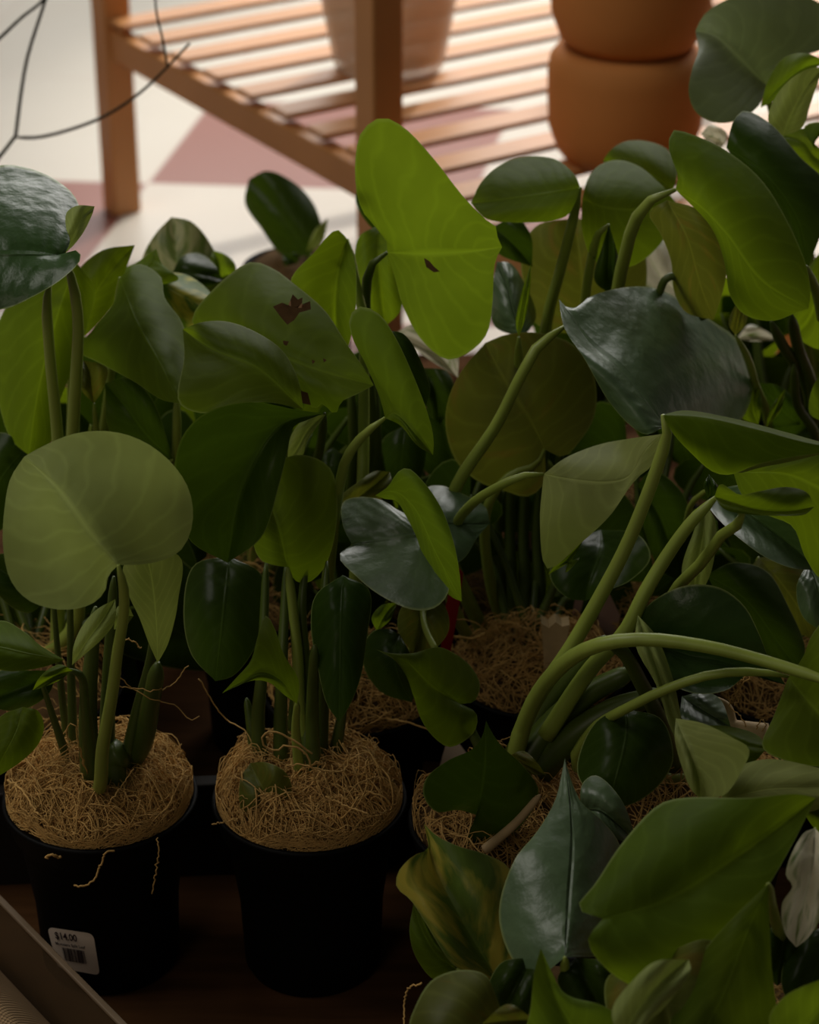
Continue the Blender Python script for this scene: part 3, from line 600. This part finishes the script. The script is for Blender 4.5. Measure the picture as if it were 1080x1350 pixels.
leaf('S', 'dark', (35, 590), (-45, 705), [(0, 570), (-50, 620)], [(40, 650), (0, 700)], (), (1.50, 1.47), .02, .02, pet=None)  # dark filler leaf, added to cover a bright patch of board
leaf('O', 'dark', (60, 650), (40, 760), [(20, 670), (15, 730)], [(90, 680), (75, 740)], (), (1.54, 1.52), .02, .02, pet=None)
leaf('K', 'dark', (535, 560), (525, 665), [(505, 580), (500, 630)], [(560, 580), (555, 630)], (), (1.57, 1.55), .02, .02, pet=None)  # added dark leaf, keeps a bright gap between the stems in shade
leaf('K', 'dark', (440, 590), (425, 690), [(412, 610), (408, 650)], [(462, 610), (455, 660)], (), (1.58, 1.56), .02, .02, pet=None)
# --- H, I, G : right middle
leaf('D', 'mid', (874, 547), (1125, 594), [(900, 541), (960, 550), (1030, 568), (1080, 582)], [(888, 572), (912, 598), (940, 622), (962, 626), (1000, 612), (1060, 600)], [(930, 551), (1000, 567), (1060, 583)], (1.27, 1.24), .05, .02, pet=[(880, 568), (868, 612), (850, 662), (825, 722), (795, 780), (755, 850), (700, 935), (680, 1000)], pr=.0036)
leaf('I', 'mid', (967, 622), (1150, 690), [(1000, 608), (1060, 594), (1130, 580)], [(978, 652), (1010, 678), (1045, 694), (1062, 735), (1085, 765), (1130, 760)], [(1040, 625), (1100, 655)], (1.32, 1.28), .02, .0, pet=None)
stem('I', [(968, 617, 1.30), (1000, 608, 1.29), (1040, 600, 1.28), (1100, 586, 1.27)], .0045, .004, 'stem')
leaf('I', 'mid', (942, 655), (1074, 668), [(950, 638), (975, 652), (1000, 648), (1038, 642), (1065, 650)], [(955, 671), (985, 678), (1030, 680), (1062, 678)], [(1000, 672), (1040, 674)], (1.27, 1.25), .01, -.01, pet=[(985, 680, 1.26), (955, 702, 1.28), (925, 742, 1.30), (893, 775, 1.33), (870, 830, 1.37), (900, 880, 1.44), (1000, 900, 1.50)], pr=.0032)
leaf('I', 'grey', (940, 648), (1080, 752), [(975, 640), (1040, 668), (1078, 710)], [(932, 662), (945, 682), (975, 710), (1010, 735), (1045, 749)], (), (1.34, 1.32), .0, -.04, pet=None)
leaf('I', 'dark', (935, 625), (935, 660), [(928, 640)], [(948, 645)], (), (1.33, 1.33), pet=None)
leaf('I', 'pale', (930, 662), (914, 790), [(915, 700), (899, 755)], [(944, 690), (941, 740), (930, 772)], (), (1.37, 1.35), pet=None)
stem('D', [(945, 655, 1.29), (912, 688, 1.29), (880, 732, 1.29), (850, 782, 1.285), (825, 832, 1.28), (780, 880, 1.28), (720, 970, 1.28)], .0036, .006, 'stem')
stem('H', [(940, 640, 1.42), (915, 660, 1.43), (905, 690, 1.46), (890, 760, 1.60)], .002, .003, 'stem')
leaf('I', 'dark', (932, 758), (1053, 884), [(965, 742), (1010, 752), (1040, 800), (1062, 858)], [(950, 790), (985, 832), (1010, 868), (1030, 882)], (), (1.38, 1.36), .02, .02, pet=None)
leaf('I', 'olive', (1000, 735), (1070, 842), [(1050, 733), (1088, 770), (1086, 815)], [(983, 762), (1008, 790), (1040, 828)], (), (1.44, 1.42), .02, .02)
leaf('I', 'grey', (1065, 742), (1090, 835), [(1110, 760), (1110, 810)], [(1050, 775), (1060, 815)], (), (1.36, 1.33), pet=None)
leaf('H', 'dark', (840, 640), (905, 770), [(860, 620), (900, 650), (915, 710)], [(850, 700), (870, 750)], (), (1.52, 1.50), pet=None)
leaf('H', 'dark', (700, 700), (690, 640), [(660, 700), (655, 660)], [(760, 700), (750, 650)], (), (1.60, 1.60), pet=None)
leaf('H', 'dark', (960, 760), (900, 690), [(900, 760), (880, 720)], [(960, 710)], (), (1.55, 1.55), pet=None)
leaf('G', 'wax', (848, 838), (1036, 903), [(844, 812), (870, 786), (910, 771), (950, 775), (981, 798), (1001, 835), (1014, 868)], [(855, 872), (890, 905), (925, 915), (960, 909), (986, 890), (1010, 896)], [(900, 866), (960, 878)], (1.29, 1.27), .01, -.055, pet=None)
leaf('G', 'pale', (841, 811), (906, 1002), [(838, 850), (866, 905), (883, 957)], [(865, 838), (886, 890), (898, 945)], (), (1.25, 1.22), .0, .01, pet=None)
leaf('G', 'grey', (899, 918), (964, 958), [(930, 912), (950, 922)], [(898, 945), (915, 962), (942, 967)], (), (1.26, 1.25), .02, -.02, pet=None)
leaf('G', 'fresh', (1040, 892), (1150, 1010), [(1058, 868), (1072, 835), (1100, 810), (1150, 850)], [(1020, 945), (1005, 985), (1040, 1004), (1100, 1012)], [(1070, 930), (1110, 970)], (1.21, 1.17), .02, -.02, pet=[(1000, 886), (940, 889), (880, 908), (830, 932), (780, 965, 1.26), (760, 1010, 1.27)], pr=.0026)
stem('G', [(1110, 905, 1.17), (1080, 894, 1.18), (1000, 869, 1.20), (930, 852, 1.21), (850, 843, 1.22), (790, 850, 1.23), (740, 878, 1.25), (700, 932, 1.27), (678, 1000, 1.28)], .0034, .0058, 'stem')
for p in ([(835, 885, 1.285), (780, 912, 1.29), (728, 955, 1.29), (690, 1010, 1.28)], [(880, 915, 1.27), (810, 935, 1.28), (762, 965, 1.28), (712, 1015, 1.28)], [(800, 840, 1.31), (760, 885, 1.31), (712, 945, 1.31), (680, 1005, 1.30)]):
    stem('D', p, .006, .0105)
stem('G', [(800, 845, 1.24), (822, 860, 1.25), (845, 900, 1.26), (872, 955, 1.27), (890, 1010, 1.29)], .004, .006)
leaf('G', 'pale', (891, 947), (924, 1054), [(890, 975), (899, 1010), (911, 1040)], [(925, 953), (965, 972), (988, 988), (977, 1018), (955, 1048)], [(908, 985), (922, 1025)], (1.17, 1.13), .0, -.03, pet=None)
leaf('G', 'mid', (930, 956), (1012, 986), [(965, 958), (1000, 970)], [(960, 1000), (992, 1005)], (), (1.21, 1.19), .03, 0, pet=None)
leaf('G', 'pale', (950, 1055), (1140, 1030), [(968, 1015), (1010, 1001), (1070, 1010)], [(1000, 1068), (1070, 1070)], (), (1.14, 1.13), .03, 0, pet=None)
leaf('G', 'dark', (826, 935), (800, 1068), [(790, 948), (768, 982), (762, 1022)], [(872, 948), (888, 1000), (872, 1032), (838, 1058)], (), (1.25, 1.20), .02, .02, pet=None)
tube('dry_sheath', [at(940, 918, 1.27), at(960, 932, 1.27), at(966, 955, 1.265), at(985, 962, 1.26), at(1010, 968, 1.255)], .001, .007, M['dry'], PL['G'])
leaf('D', 'dark', (630, 1075), (641, 950), [(605, 1068), (575, 1070), (558, 1048), (562, 1026), (590, 1003), (624, 987), (636, 970)], [(614, 1116), (645, 1121), (686, 1090), (711, 1045), (690, 1010), (663, 985), (650, 968)], [(638, 1020)], (1.23, 1.21), .0, .03, pet=None)
leaf('D', 'olive', (668, 998), (720, 1022), [(690, 990), (708, 1005)], [(685, 1018)], (), (1.25, 1.24), pet=None)
stem('D', [(605, 930, 1.30), (622, 965, 1.30), (650, 1020, 1.29)], .0028, .004)
tube('dry_sheath', [at(712, 1048, 1.22), at(680, 1085, 1.22), at(640, 1120, 1.22)], .0022, .0035, M['dry'], PL['D'])

# --- N, Z : bottom right, close to the camera
leaf('N', 'grey', (745, 1262), (745, 999), [(700, 1292), (675, 1264), (660, 1225), (659, 1190), (680, 1131), (707, 1098), (732, 1055)], [(800, 1255), (825, 1185), (818, 1115), (792, 1080), (767, 1058), (753, 1028)], [(750, 1190), (755, 1100)], (1.05, 1.18), .0, .04, pet=[(745, 1300), (748, 1330)])
leaf('N', 'grey', (765, 1070), (842, 1115), [(768, 1033), (785, 1022), (818, 1052)], [(785, 1095)], (), (1.19, 1.18), .02, 0, pet=None)
leaf('N', 'gold', (660, 1298), (559, 1086), [(600, 1274), (577, 1243), (557, 1210), (540, 1185), (523, 1170), (525, 1150), (545, 1128), (566, 1118)], [(680, 1265), (684, 1200), (672, 1145), (640, 1126), (606, 1116), (576, 1102)], [(610, 1215), (572, 1140)], (1.12, 1.17), -.01, .03, bulge=.014)
leaf('N', 'mid', (602, 1278), (545, 1192), [(575, 1292), (550, 1265), (540, 1230)], [(582, 1248), (560, 1215)], (), (1.12, 1.14), .01, 0)
leaf('N', 'olive', (665, 1345), (590, 1420), [(652, 1308), (640, 1285), (605, 1279), (570, 1292), (550, 1322), (540, 1360)], [(640, 1420)], (), (1.04, 1.00), .03, 0)
leaf('N', 'fresh', (765, 1430), (713, 1250), [(695, 1380), (700, 1326), (705, 1280)], [(850, 1372), (800, 1328), (745, 1310), (727, 1280)], (), (.99, 1.02), .0, .0)
leaf('N', 'dark', (700, 1262), (655, 1350), [(660, 1270), (640, 1320)], [(722, 1290), (700, 1335)], (), (1.075, 1.05), .01, .0, pet=None)  # dark leaf added over the pot top to keep it shadowy
leaf('N', 'olive', (705, 1345), (635, 1350), [(670, 1324)], [(670, 1365)], (), (1.01, 1.01), pet=None)
leaf('N', 'dark', (760, 1262), (800, 1345), [(735, 1290), (760, 1330)], [(800, 1270), (815, 1310)], (), (1.07, 1.05), pet=None)
stem('N', [(695, 1275, 1.08), (688, 1300, 1.08), (682, 1335, 1.08)], .0022, .0024, 'stem')
leaf('Z', 'mid', (795, 1211), (1076, 1052), [(762, 1197), (785, 1165), (820, 1112), (870, 1060), (900, 1052), (985, 1052), (1052, 1047)], [(775, 1240), (800, 1278), (850, 1305), (905, 1290), (962, 1230), (1010, 1172), (1040, 1122)], [(880, 1185), (985, 1120)], (1.02, 1.08), .05, -.02, pet=None, bulge=.012)
leaf('Z', 'mid', (1013, 1165), (890, 1420), [(962, 1215), (920, 1265), (885, 1340)], [(1014, 1200), (1017, 1270), (1022, 1350), (985, 1420)], [(985, 1230), (950, 1320)], (1.02, .98), .02, .01)
leaf('Z', 'olive', (850, 1270), (900, 1420), [(800, 1290), (820, 1380)], [(940, 1240), (960, 1330)], (), (1.03, .99), .0, .0)
leaf('Z', 'pale', (818, 1375), (908, 1265), [(807, 1332), (835, 1292), (866, 1267)], [(850, 1352), (885, 1318), (911, 1280)], (), (.96, .99), .0, .0, pet=None)
leaf('Z', 'cream', (1075, 1092), (1050, 1249), [(1060, 1098), (1036, 1153), (1045, 1168), (1031, 1192), (1035, 1230)], [(1108, 1130), (1092, 1190), (1066, 1236)], (), (1.09, 1.05), .0, .0)
leaf('Z', 'fresh', (1035, 1385), (1130, 1280), [(1014, 1345), (1032, 1316), (1070, 1296)], [(1090, 1390)], (), (.97, .98))
leaf('Z', 'mid', (1050, 1040), (1130, 1110), [(1080, 1035), (1120, 1060)], [(1065, 1080), (1095, 1110)], (), (1.16, 1.14), pet=None)
leaf('Z', 'dark', (1105, 1215), (1048, 1345), [(1050, 1240), (1030, 1290)], [(1120, 1260), (1095, 1330)], (), (1.09, 1.04), .01, .01, pet=None)  # dark filler leaf added so the pot rim sinks into shade
leaf('Z', 'dark', (1040, 1210), (1025, 1300), [(1010, 1230), (1005, 1275)], [(1058, 1240), (1045, 1280)], (), (1.09, 1.07), pet=None)

# low filler leaves added to block light through gaps, behind the ones in front
rf = random.Random(5)
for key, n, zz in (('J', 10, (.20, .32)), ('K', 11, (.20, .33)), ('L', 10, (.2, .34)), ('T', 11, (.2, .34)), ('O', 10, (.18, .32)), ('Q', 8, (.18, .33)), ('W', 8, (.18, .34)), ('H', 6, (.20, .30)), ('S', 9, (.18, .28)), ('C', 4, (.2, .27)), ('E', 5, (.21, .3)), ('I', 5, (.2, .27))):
    c = crown[key]
    for k in range(n):
        a = rf.uniform(0, 6.28) if key in 'QW' else rf.uniform(.2, 2.9)
        rad = rf.uniform(.03, .08); z = rf.uniform(*zz)
        b3 = Vector((c.x + rad * math.cos(a), c.y + .02 + rad * math.sin(a), z))
        s = rf.uniform(.028, .042); d = Vector((math.cos(a), math.sin(a) * .4, -.9)).normalized(); sd = d.cross(Vector((0, -1, .3))).normalized()
        V, UV, Fc = [], [], []
        outl = [(0, 0), (-.35, .45), (-.25, .85), (.1, 1.0), (.6, .95), (1.2, .7), (1.7, .35), (2.1, 0)]
        prof = cr([Vector((p[0], p[1], 0)) for p in outl], 14)
        nrm = d.cross(sd)
        for i, p in enumerate(prof):
            m_ = 2.1 * i / 13
            for j in range(-4, 5):
                u = abs(j) / 4; x = m_ + (p.x - m_) * u; yv = p.y * u * (1 if j > 0 else -1)
                V.append(b3 + d * x * s + sd * yv * s + nrm * (.25 * s * u * u * p.y + .12 * s * math.sin(m_ * 1.4))); UV.append((.5 + j / 8, i / 13))
        for i in range(13):
            for j in range(8):
                q = i * 9 + j; Fc.append((q, q + 1, q + 10, q + 9))
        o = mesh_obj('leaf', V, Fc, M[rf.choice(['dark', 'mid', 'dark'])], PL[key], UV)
        tube('petiole', [b3, b3.lerp(c, .4) + Vector((0, .01, .01)), c + Vector((rf.uniform(-.015, .015), 0, -.01))], .0022, .004, M['stemdark'], o, n=12, sides=6)

# ---------------------------------------------------------------- tag, chips, sleeves, strands
def slab(name, pts, Y, th, m, label=None, cat=None, parent=None, Yt=None):
    n = len(pts); c = []
    ys = [p[1] for p in pts]; y0, y1 = min(ys), max(ys)
    f = [at(p[0], p[1], Y if Yt is None else Yt + (Y - Yt) * (p[1] - y0) / (y1 - y0)) for p in pts]
    bk = [p + Vector((0, th, 0)) for p in f]
    Fc = [tuple(range(n))[::-1], tuple(range(n, 2 * n))] + [(i, (i + 1) % n, n + (i + 1) % n, n + i) for i in range(n)]
    o = mesh_obj(name, f + bk, Fc, M[m], parent, smooth=False)
    if label and cat: tag(o, label, cat)
    return o
slab('plant_tag', [(604, 748), (611, 756), (607, 790), (596, 850), (588, 905), (574, 905), (582, 850), (588, 800), (596, 762)], 1.43, .001, 'red', 'red plastic plant tag stuck in a pot below the waxy leaf', 'tag')
slab('wood_chip', [(714, 822), (724, 828), (733, 820), (741, 826), (751, 824), (747, 850), (741, 890), (735, 930), (716, 925), (718, 880)], 1.42, .012, 'dry', 'pale split wood chip standing upright in the straw mulch', 'wood chip')
slab('plastic_sleeve', [(800, 775), (818, 812), (806, 850), (792, 862), (781, 850), (790, 808)], 1.50, .0008, 'clear', 'pinkish clear plastic sleeve between stems right of the wood chip', 'plastic sleeve')
slab('plastic_sleeve', [(758, 790), (770, 788), (766, 806), (756, 828), (754, 812)], 1.50, .0008, 'clear', 'small whitish plastic sleeve corner above the upright wood chip', 'plastic sleeve')
slab('paper_scrap', [(587, 985), (606, 981), (617, 996), (610, 1018), (590, 1025), (580, 1010)], 1.40, .001, 'paper', 'small pale grey scrap between the black pots below the heart leaf', 'paper')

for root, pts, w in (
    ('A', [(150, 1122, 1.235), (140, 1124, 1.232), (128, 1152, 1.232), (118, 1165, 1.228), (97, 1168, 1.228)], .0011),
    ('A', [(207, 1105, 1.247), (210, 1118, 1.242), (206, 1145, 1.240), (204, 1160, 1.242), (201, 1178, 1.242)], .0008),
    ('A', [(60, 1130, 1.236), (68, 1128, 1.23), (80, 1130, 1.236)], .0014),
    ('A', [(10, 1028, 1.28), (28, 1040, 1.27), (50, 1075, 1.25)], .0012),
    ('A', [(110, 1010, 1.27), (104, 985, 1.26), (88, 972, 1.26), (92, 955, 1.26), (100, 957, 1.26), (103, 980, 1.26), (115, 1020, 1.27)], .0007),
    ('A', [(147, 880, 1.26), (175, 908, 1.27), (197, 920, 1.27), (230, 930, 1.28), (255, 950, 1.28), (263, 944, 1.28)], .0006),
    ('A', [(150, 902, 1.26), (180, 908, 1.27), (205, 910, 1.27), (230, 900, 1.28), (248, 878, 1.28)], .0006),
    ('A', [(160, 843, 1.25), (175, 845, 1.25), (186, 855, 1.25)], .0007),
    ('A', [(176, 1012, 1.25), (165, 1030, 1.25), (150, 1052, 1.24), (143, 1062, 1.24)], .0007),
    ('B', [(263, 895, 1.33), (280, 925, 1.33), (300, 950, 1.33), (320, 960, 1.32), (333, 980, 1.31), (340, 1005, 1.30)], .0007),
    ('B', [(413, 994, 1.26), (385, 975, 1.26), (360, 964, 1.26), (346, 970, 1.26), (348, 985, 1.26), (360, 988, 1.26), (385, 984, 1.26), (400, 990, 1.26), (412, 1010, 1.26), (417, 1035, 1.26)], .0011),
    ('B', [(377, 1010, 1.26), (400, 1009, 1.26), (430, 1017, 1.26), (455, 1015, 1.265), (460, 1000, 1.27), (452, 980, 1.27)], .0009),
    ('B', [(410, 1050, 1.26), (420, 1080, 1.25), (440, 1083, 1.25), (460, 1070, 1.25), (472, 1050, 1.255)], .0010),
    ('B', [(430, 1050, 1.255), (455, 1062, 1.25), (485, 1073, 1.245)], .0010),
    ('B', [(278, 1088, 1.25), (292, 1084, 1.25), (312, 1080, 1.25)], .0007),
    ('C', [(466, 951, 1.39), (500, 947, 1.38), (530, 951, 1.375), (565, 962, 1.37)], .0011),
    ('E', [(592, 815, 1.45), (625, 820, 1.44), (650, 838, 1.44), (675, 852, 1.44), (688, 875, 1.44)], .0007),
    ('E', [(588, 850, 1.44), (592, 838, 1.44), (605, 840, 1.44), (625, 842, 1.44), (640, 835, 1.44)], .0018),
    ('G', [(990, 892, 1.25), (975, 905, 1.25), (963, 925, 1.25), (965, 935, 1.25), (978, 945, 1.25), (984, 958, 1.25)], .0007),
    ('G', [(984, 893, 1.25), (974, 900, 1.25), (976, 915, 1.25), (968, 930, 1.25)], .0006),
    ('G', [(998, 960, 1.24), (1004, 950, 1.24), (1010, 955, 1.24), (1004, 964, 1.24)], .0006),
    ('N', [(533, 1352, 1.10), (534, 1320, 1.11), (540, 1302, 1.11), (556, 1297, 1.11)], .0010)):
    strand(PL[root], [at(*p) for p in pts], w * .6)

# ---------------------------------------------------------------- price sticker on pot A
def pot_point(root, px, py, extra):
    """point of the pot's wall under a pixel, pushed outwards by extra"""
    c = root.location; r = ray(px, py); lo = None
    t = .5
    while t < 2.2:
        p = CAM + r * t; z = p.z - c.z
        R = .0475 + (.0545 - .0475) * max(0, (z - .052)) / (.106 - .052) if z > .052 else .0455 + (.0475 - .0455) * z / .052
        if math.hypot(p.x - c.x, p.y - c.y) <= R + extra and z < .13: return p
        t += .0002
    return None
RA = PL['A']; SC = [(62, 1222), (123, 1231), (132, 1286), (76, 1276)]   # corners of the sticker
def sq(u, v):
    a = (SC[0][0] + (SC[1][0] - SC[0][0]) * u, SC[0][1] + (SC[1][1] - SC[0][1]) * u)
    b = (SC[3][0] + (SC[2][0] - SC[3][0]) * u, SC[3][1] + (SC[2][1] - SC[3][1]) * u)
    return (a[0] + (b[0] - a[0]) * v, a[1] + (b[1] - a[1]) * v)
def on_sticker(u, v, e): 
    return pot_point(RA, *sq(u, v), e)
V, Fc = [], []; ns_ = 16
for j in range(ns_ + 1):
    for i in range(ns_ + 1):
        u, v = i / ns_, j / ns_
        # rounded corners
        du, dv = abs(u - .5) * 2, abs(v - .5) * 2
        k = 1.0
        if du > .75 and dv > .75:
            a, b = (du - .75) / .25, (dv - .75) / .25; L_ = math.hypot(a, b)
            if L_ > 1e-6:
                f = max(a, b) / L_; a *= f; b *= f; du, dv = .75 + .25 * a, .75 + .25 * b
        V.append(on_sticker(.5 + math.copysign(du / 2, u - .5), .5 + math.copysign(dv / 2, v - .5), .0006))
for j in range(ns_):
    for i in range(ns_):
        a = j * (ns_ + 1) + i; Fc.append((a, a + ns_ + 1, a + ns_ + 2, a + 1))
st = mesh_obj('price_sticker', V, Fc, M['paper'], RA)
def text_on(txt, u0, v0, usize, vsize):
    cu = bpy.data.curves.new('print', 'FONT'); cu.body = txt; cu.resolution_u = 3; cu.offset = .018 if len(txt) < 8 else .01
    o = bpy.data.objects.new('print', cu); COL.objects.link(o); bpy.context.view_layer.update()
    dg = bpy.context.evaluated_depsgraph_get(); me = o.evaluated_get(dg).to_mesh()
    xs = [v.co.x for v in me.vertices]; ys = [v.co.y for v in me.vertices]
    x0, x1, y1 = min(xs), max(xs), max(ys); y0 = min(ys)
    V = [on_sticker(u0 + usize * (v.co.x - x0) / (x1 - x0), v0 + vsize * (y1 - v.co.y) / (y1 - y0), .0010) for v in me.vertices]
    Fc = [tuple(p.vertices) for p in me.polygons]
    o.evaluated_get(dg).to_mesh_clear(); bpy.data.objects.remove(o)
    return mesh_obj('lettering', V, Fc, M['ink'], st, smooth=False)
text_on('$14.00', .13, .09, .48, .20)
text_on('Monstera Split Leaf', .10, .34, .66, .095)
V, Fc = [], []; rb = random.Random(3); u = .22
while u < .72:
    w_ = rb.choice((.008, .012, .022)); a = len(V)
    for uu, vv in ((u, .46), (u + w_, .46), (u + w_, .78), (u, .78)): V.append(on_sticker(uu, vv, .0010))
    Fc.append((a, a + 1, a + 2, a + 3)); u += w_ + rb.choice((.007, .010, .014))
mesh_obj('barcode', V, Fc, M['ink'], st, smooth=False)

# ---------------------------------------------------------------- bare twiggy plant at the left
tb = Vector((-.60, 2.02, ZP)); 
tw = empty('twiggy_plant', tb, 'bare thin dark twigs reaching in from the top left corner', 'plant')
lathe('pot', [(.001, .003), (.05, .003), (.055, 0), (.07, .13), (.075, .13), (.075, .15), (.069, .15), (.001, .13)], tb, M['terra'], tw)
c0 = tb + Vector((0, 0, .13))
def twig(pts, r0, r1):
    tube('twig', pts, r0, r1, M['twig'], tw, n=40, sides=6)
twig([c0, at(-40, 420, 2.02), at(-30, 260, 2.0), at(0, 205, 2.0), at(20, 181, 2.0), at(24, 150, 2.0), at(35, 80, 2.0), at(50, 30, 2.0), at(60, 0, 2.0), at(72, -50, 2.0)], .0026, .0013)
twig([at(20, 181, 2.0), at(50, 181, 1.99), at(95, 170, 1.98), at(140, 152, 1.97), at(185, 122, 1.96), at(221, 88, 1.95), at(250, 57, 1.95)], .0018, .0010)
twig([at(221, 88, 1.95), at(214, 50, 1.95), at(207, 20, 1.95), at(204, -10, 1.95)], .0012, .0009)
twig([at(-40, 85, 2.02), at(0, 50, 2.01), at(30, 22, 2.0), at(54, 3, 2.0), at(80, -30, 2.0)], .0018, .0013)

# ---------------------------------------------------------------- light
def area(name, loc, target, sx_, sy_, power, col):
    l = bpy.data.lights.new(name, 'AREA'); l.shape = 'RECTANGLE'; l.size = sx_; l.size_y = sy_; l.energy = power; l.color = col
    o = bpy.data.objects.new(name, l); COL.objects.link(o); o.location = loc
    o.rotation_euler = (Vector(target) - Vector(loc)).to_track_quat('-Z', 'Y').to_euler(); return o
area('window_light_back', (.6, 4.6, 1.9), (.1, 2.6, .1), 3.2, 1.6, 90, (1, .97, .93))
area('fill_light_left', (-1.3, 1.5, 2.0), (0, 1.5, .3), 1.2, 1.0, 12, (1, .95, .87))  # added overhead fill for the leaves, no window on this side
area('fill_light_front', (-1.2, -.9, 1.9), (-.2, 1.2, .15), .9, .9, 4.5, (1, .88, .72))  # weak warm fill added to brighten the front pots and sticker
sl = bpy.data.lights.new('sunbeam', 'SPOT'); sl.energy = 420; sl.spot_size = math.radians(34); sl.spot_blend = .6; sl.shadow_soft_size = .06; sl.color = (1, .93, .84)
so = bpy.data.objects.new('sunbeam', sl); COL.objects.link(so); so.location = (1.0, 5.2, 2.4)
so.rotation_euler = (Vector((.35, 3.25, 0)) - so.location).to_track_quat('-Z', 'Y').to_euler()
w = bpy.data.worlds.new('room'); scn.world = w; w.use_nodes = True
w.node_tree.nodes['Background'].inputs[0].default_value = (1, .95, .88, 1); w.node_tree.nodes['Background'].inputs[1].default_value = .035

cd = bpy.data.cameras.new('camera'); cam = bpy.data.objects.new('camera', cd); COL.objects.link(cam)
cam.location = CAM; cam.rotation_euler = (math.radians(90) - PITCH, 0, 0)
cd.sensor_fit = 'VERTICAL'; cd.sensor_height = 36; cd.sensor_width = 28.8; cd.lens = 85; cd.clip_start = .05
cd.dof.use_dof = True; cd.dof.focus_distance = 1.47; cd.dof.aperture_fstop = 8
scn.camera = cam
vs = scn.view_settings; vs.view_transform = 'Standard'; vs.look = 'None'; vs.gamma = 1; vs.exposure = .12; vs.use_curve_mapping = False
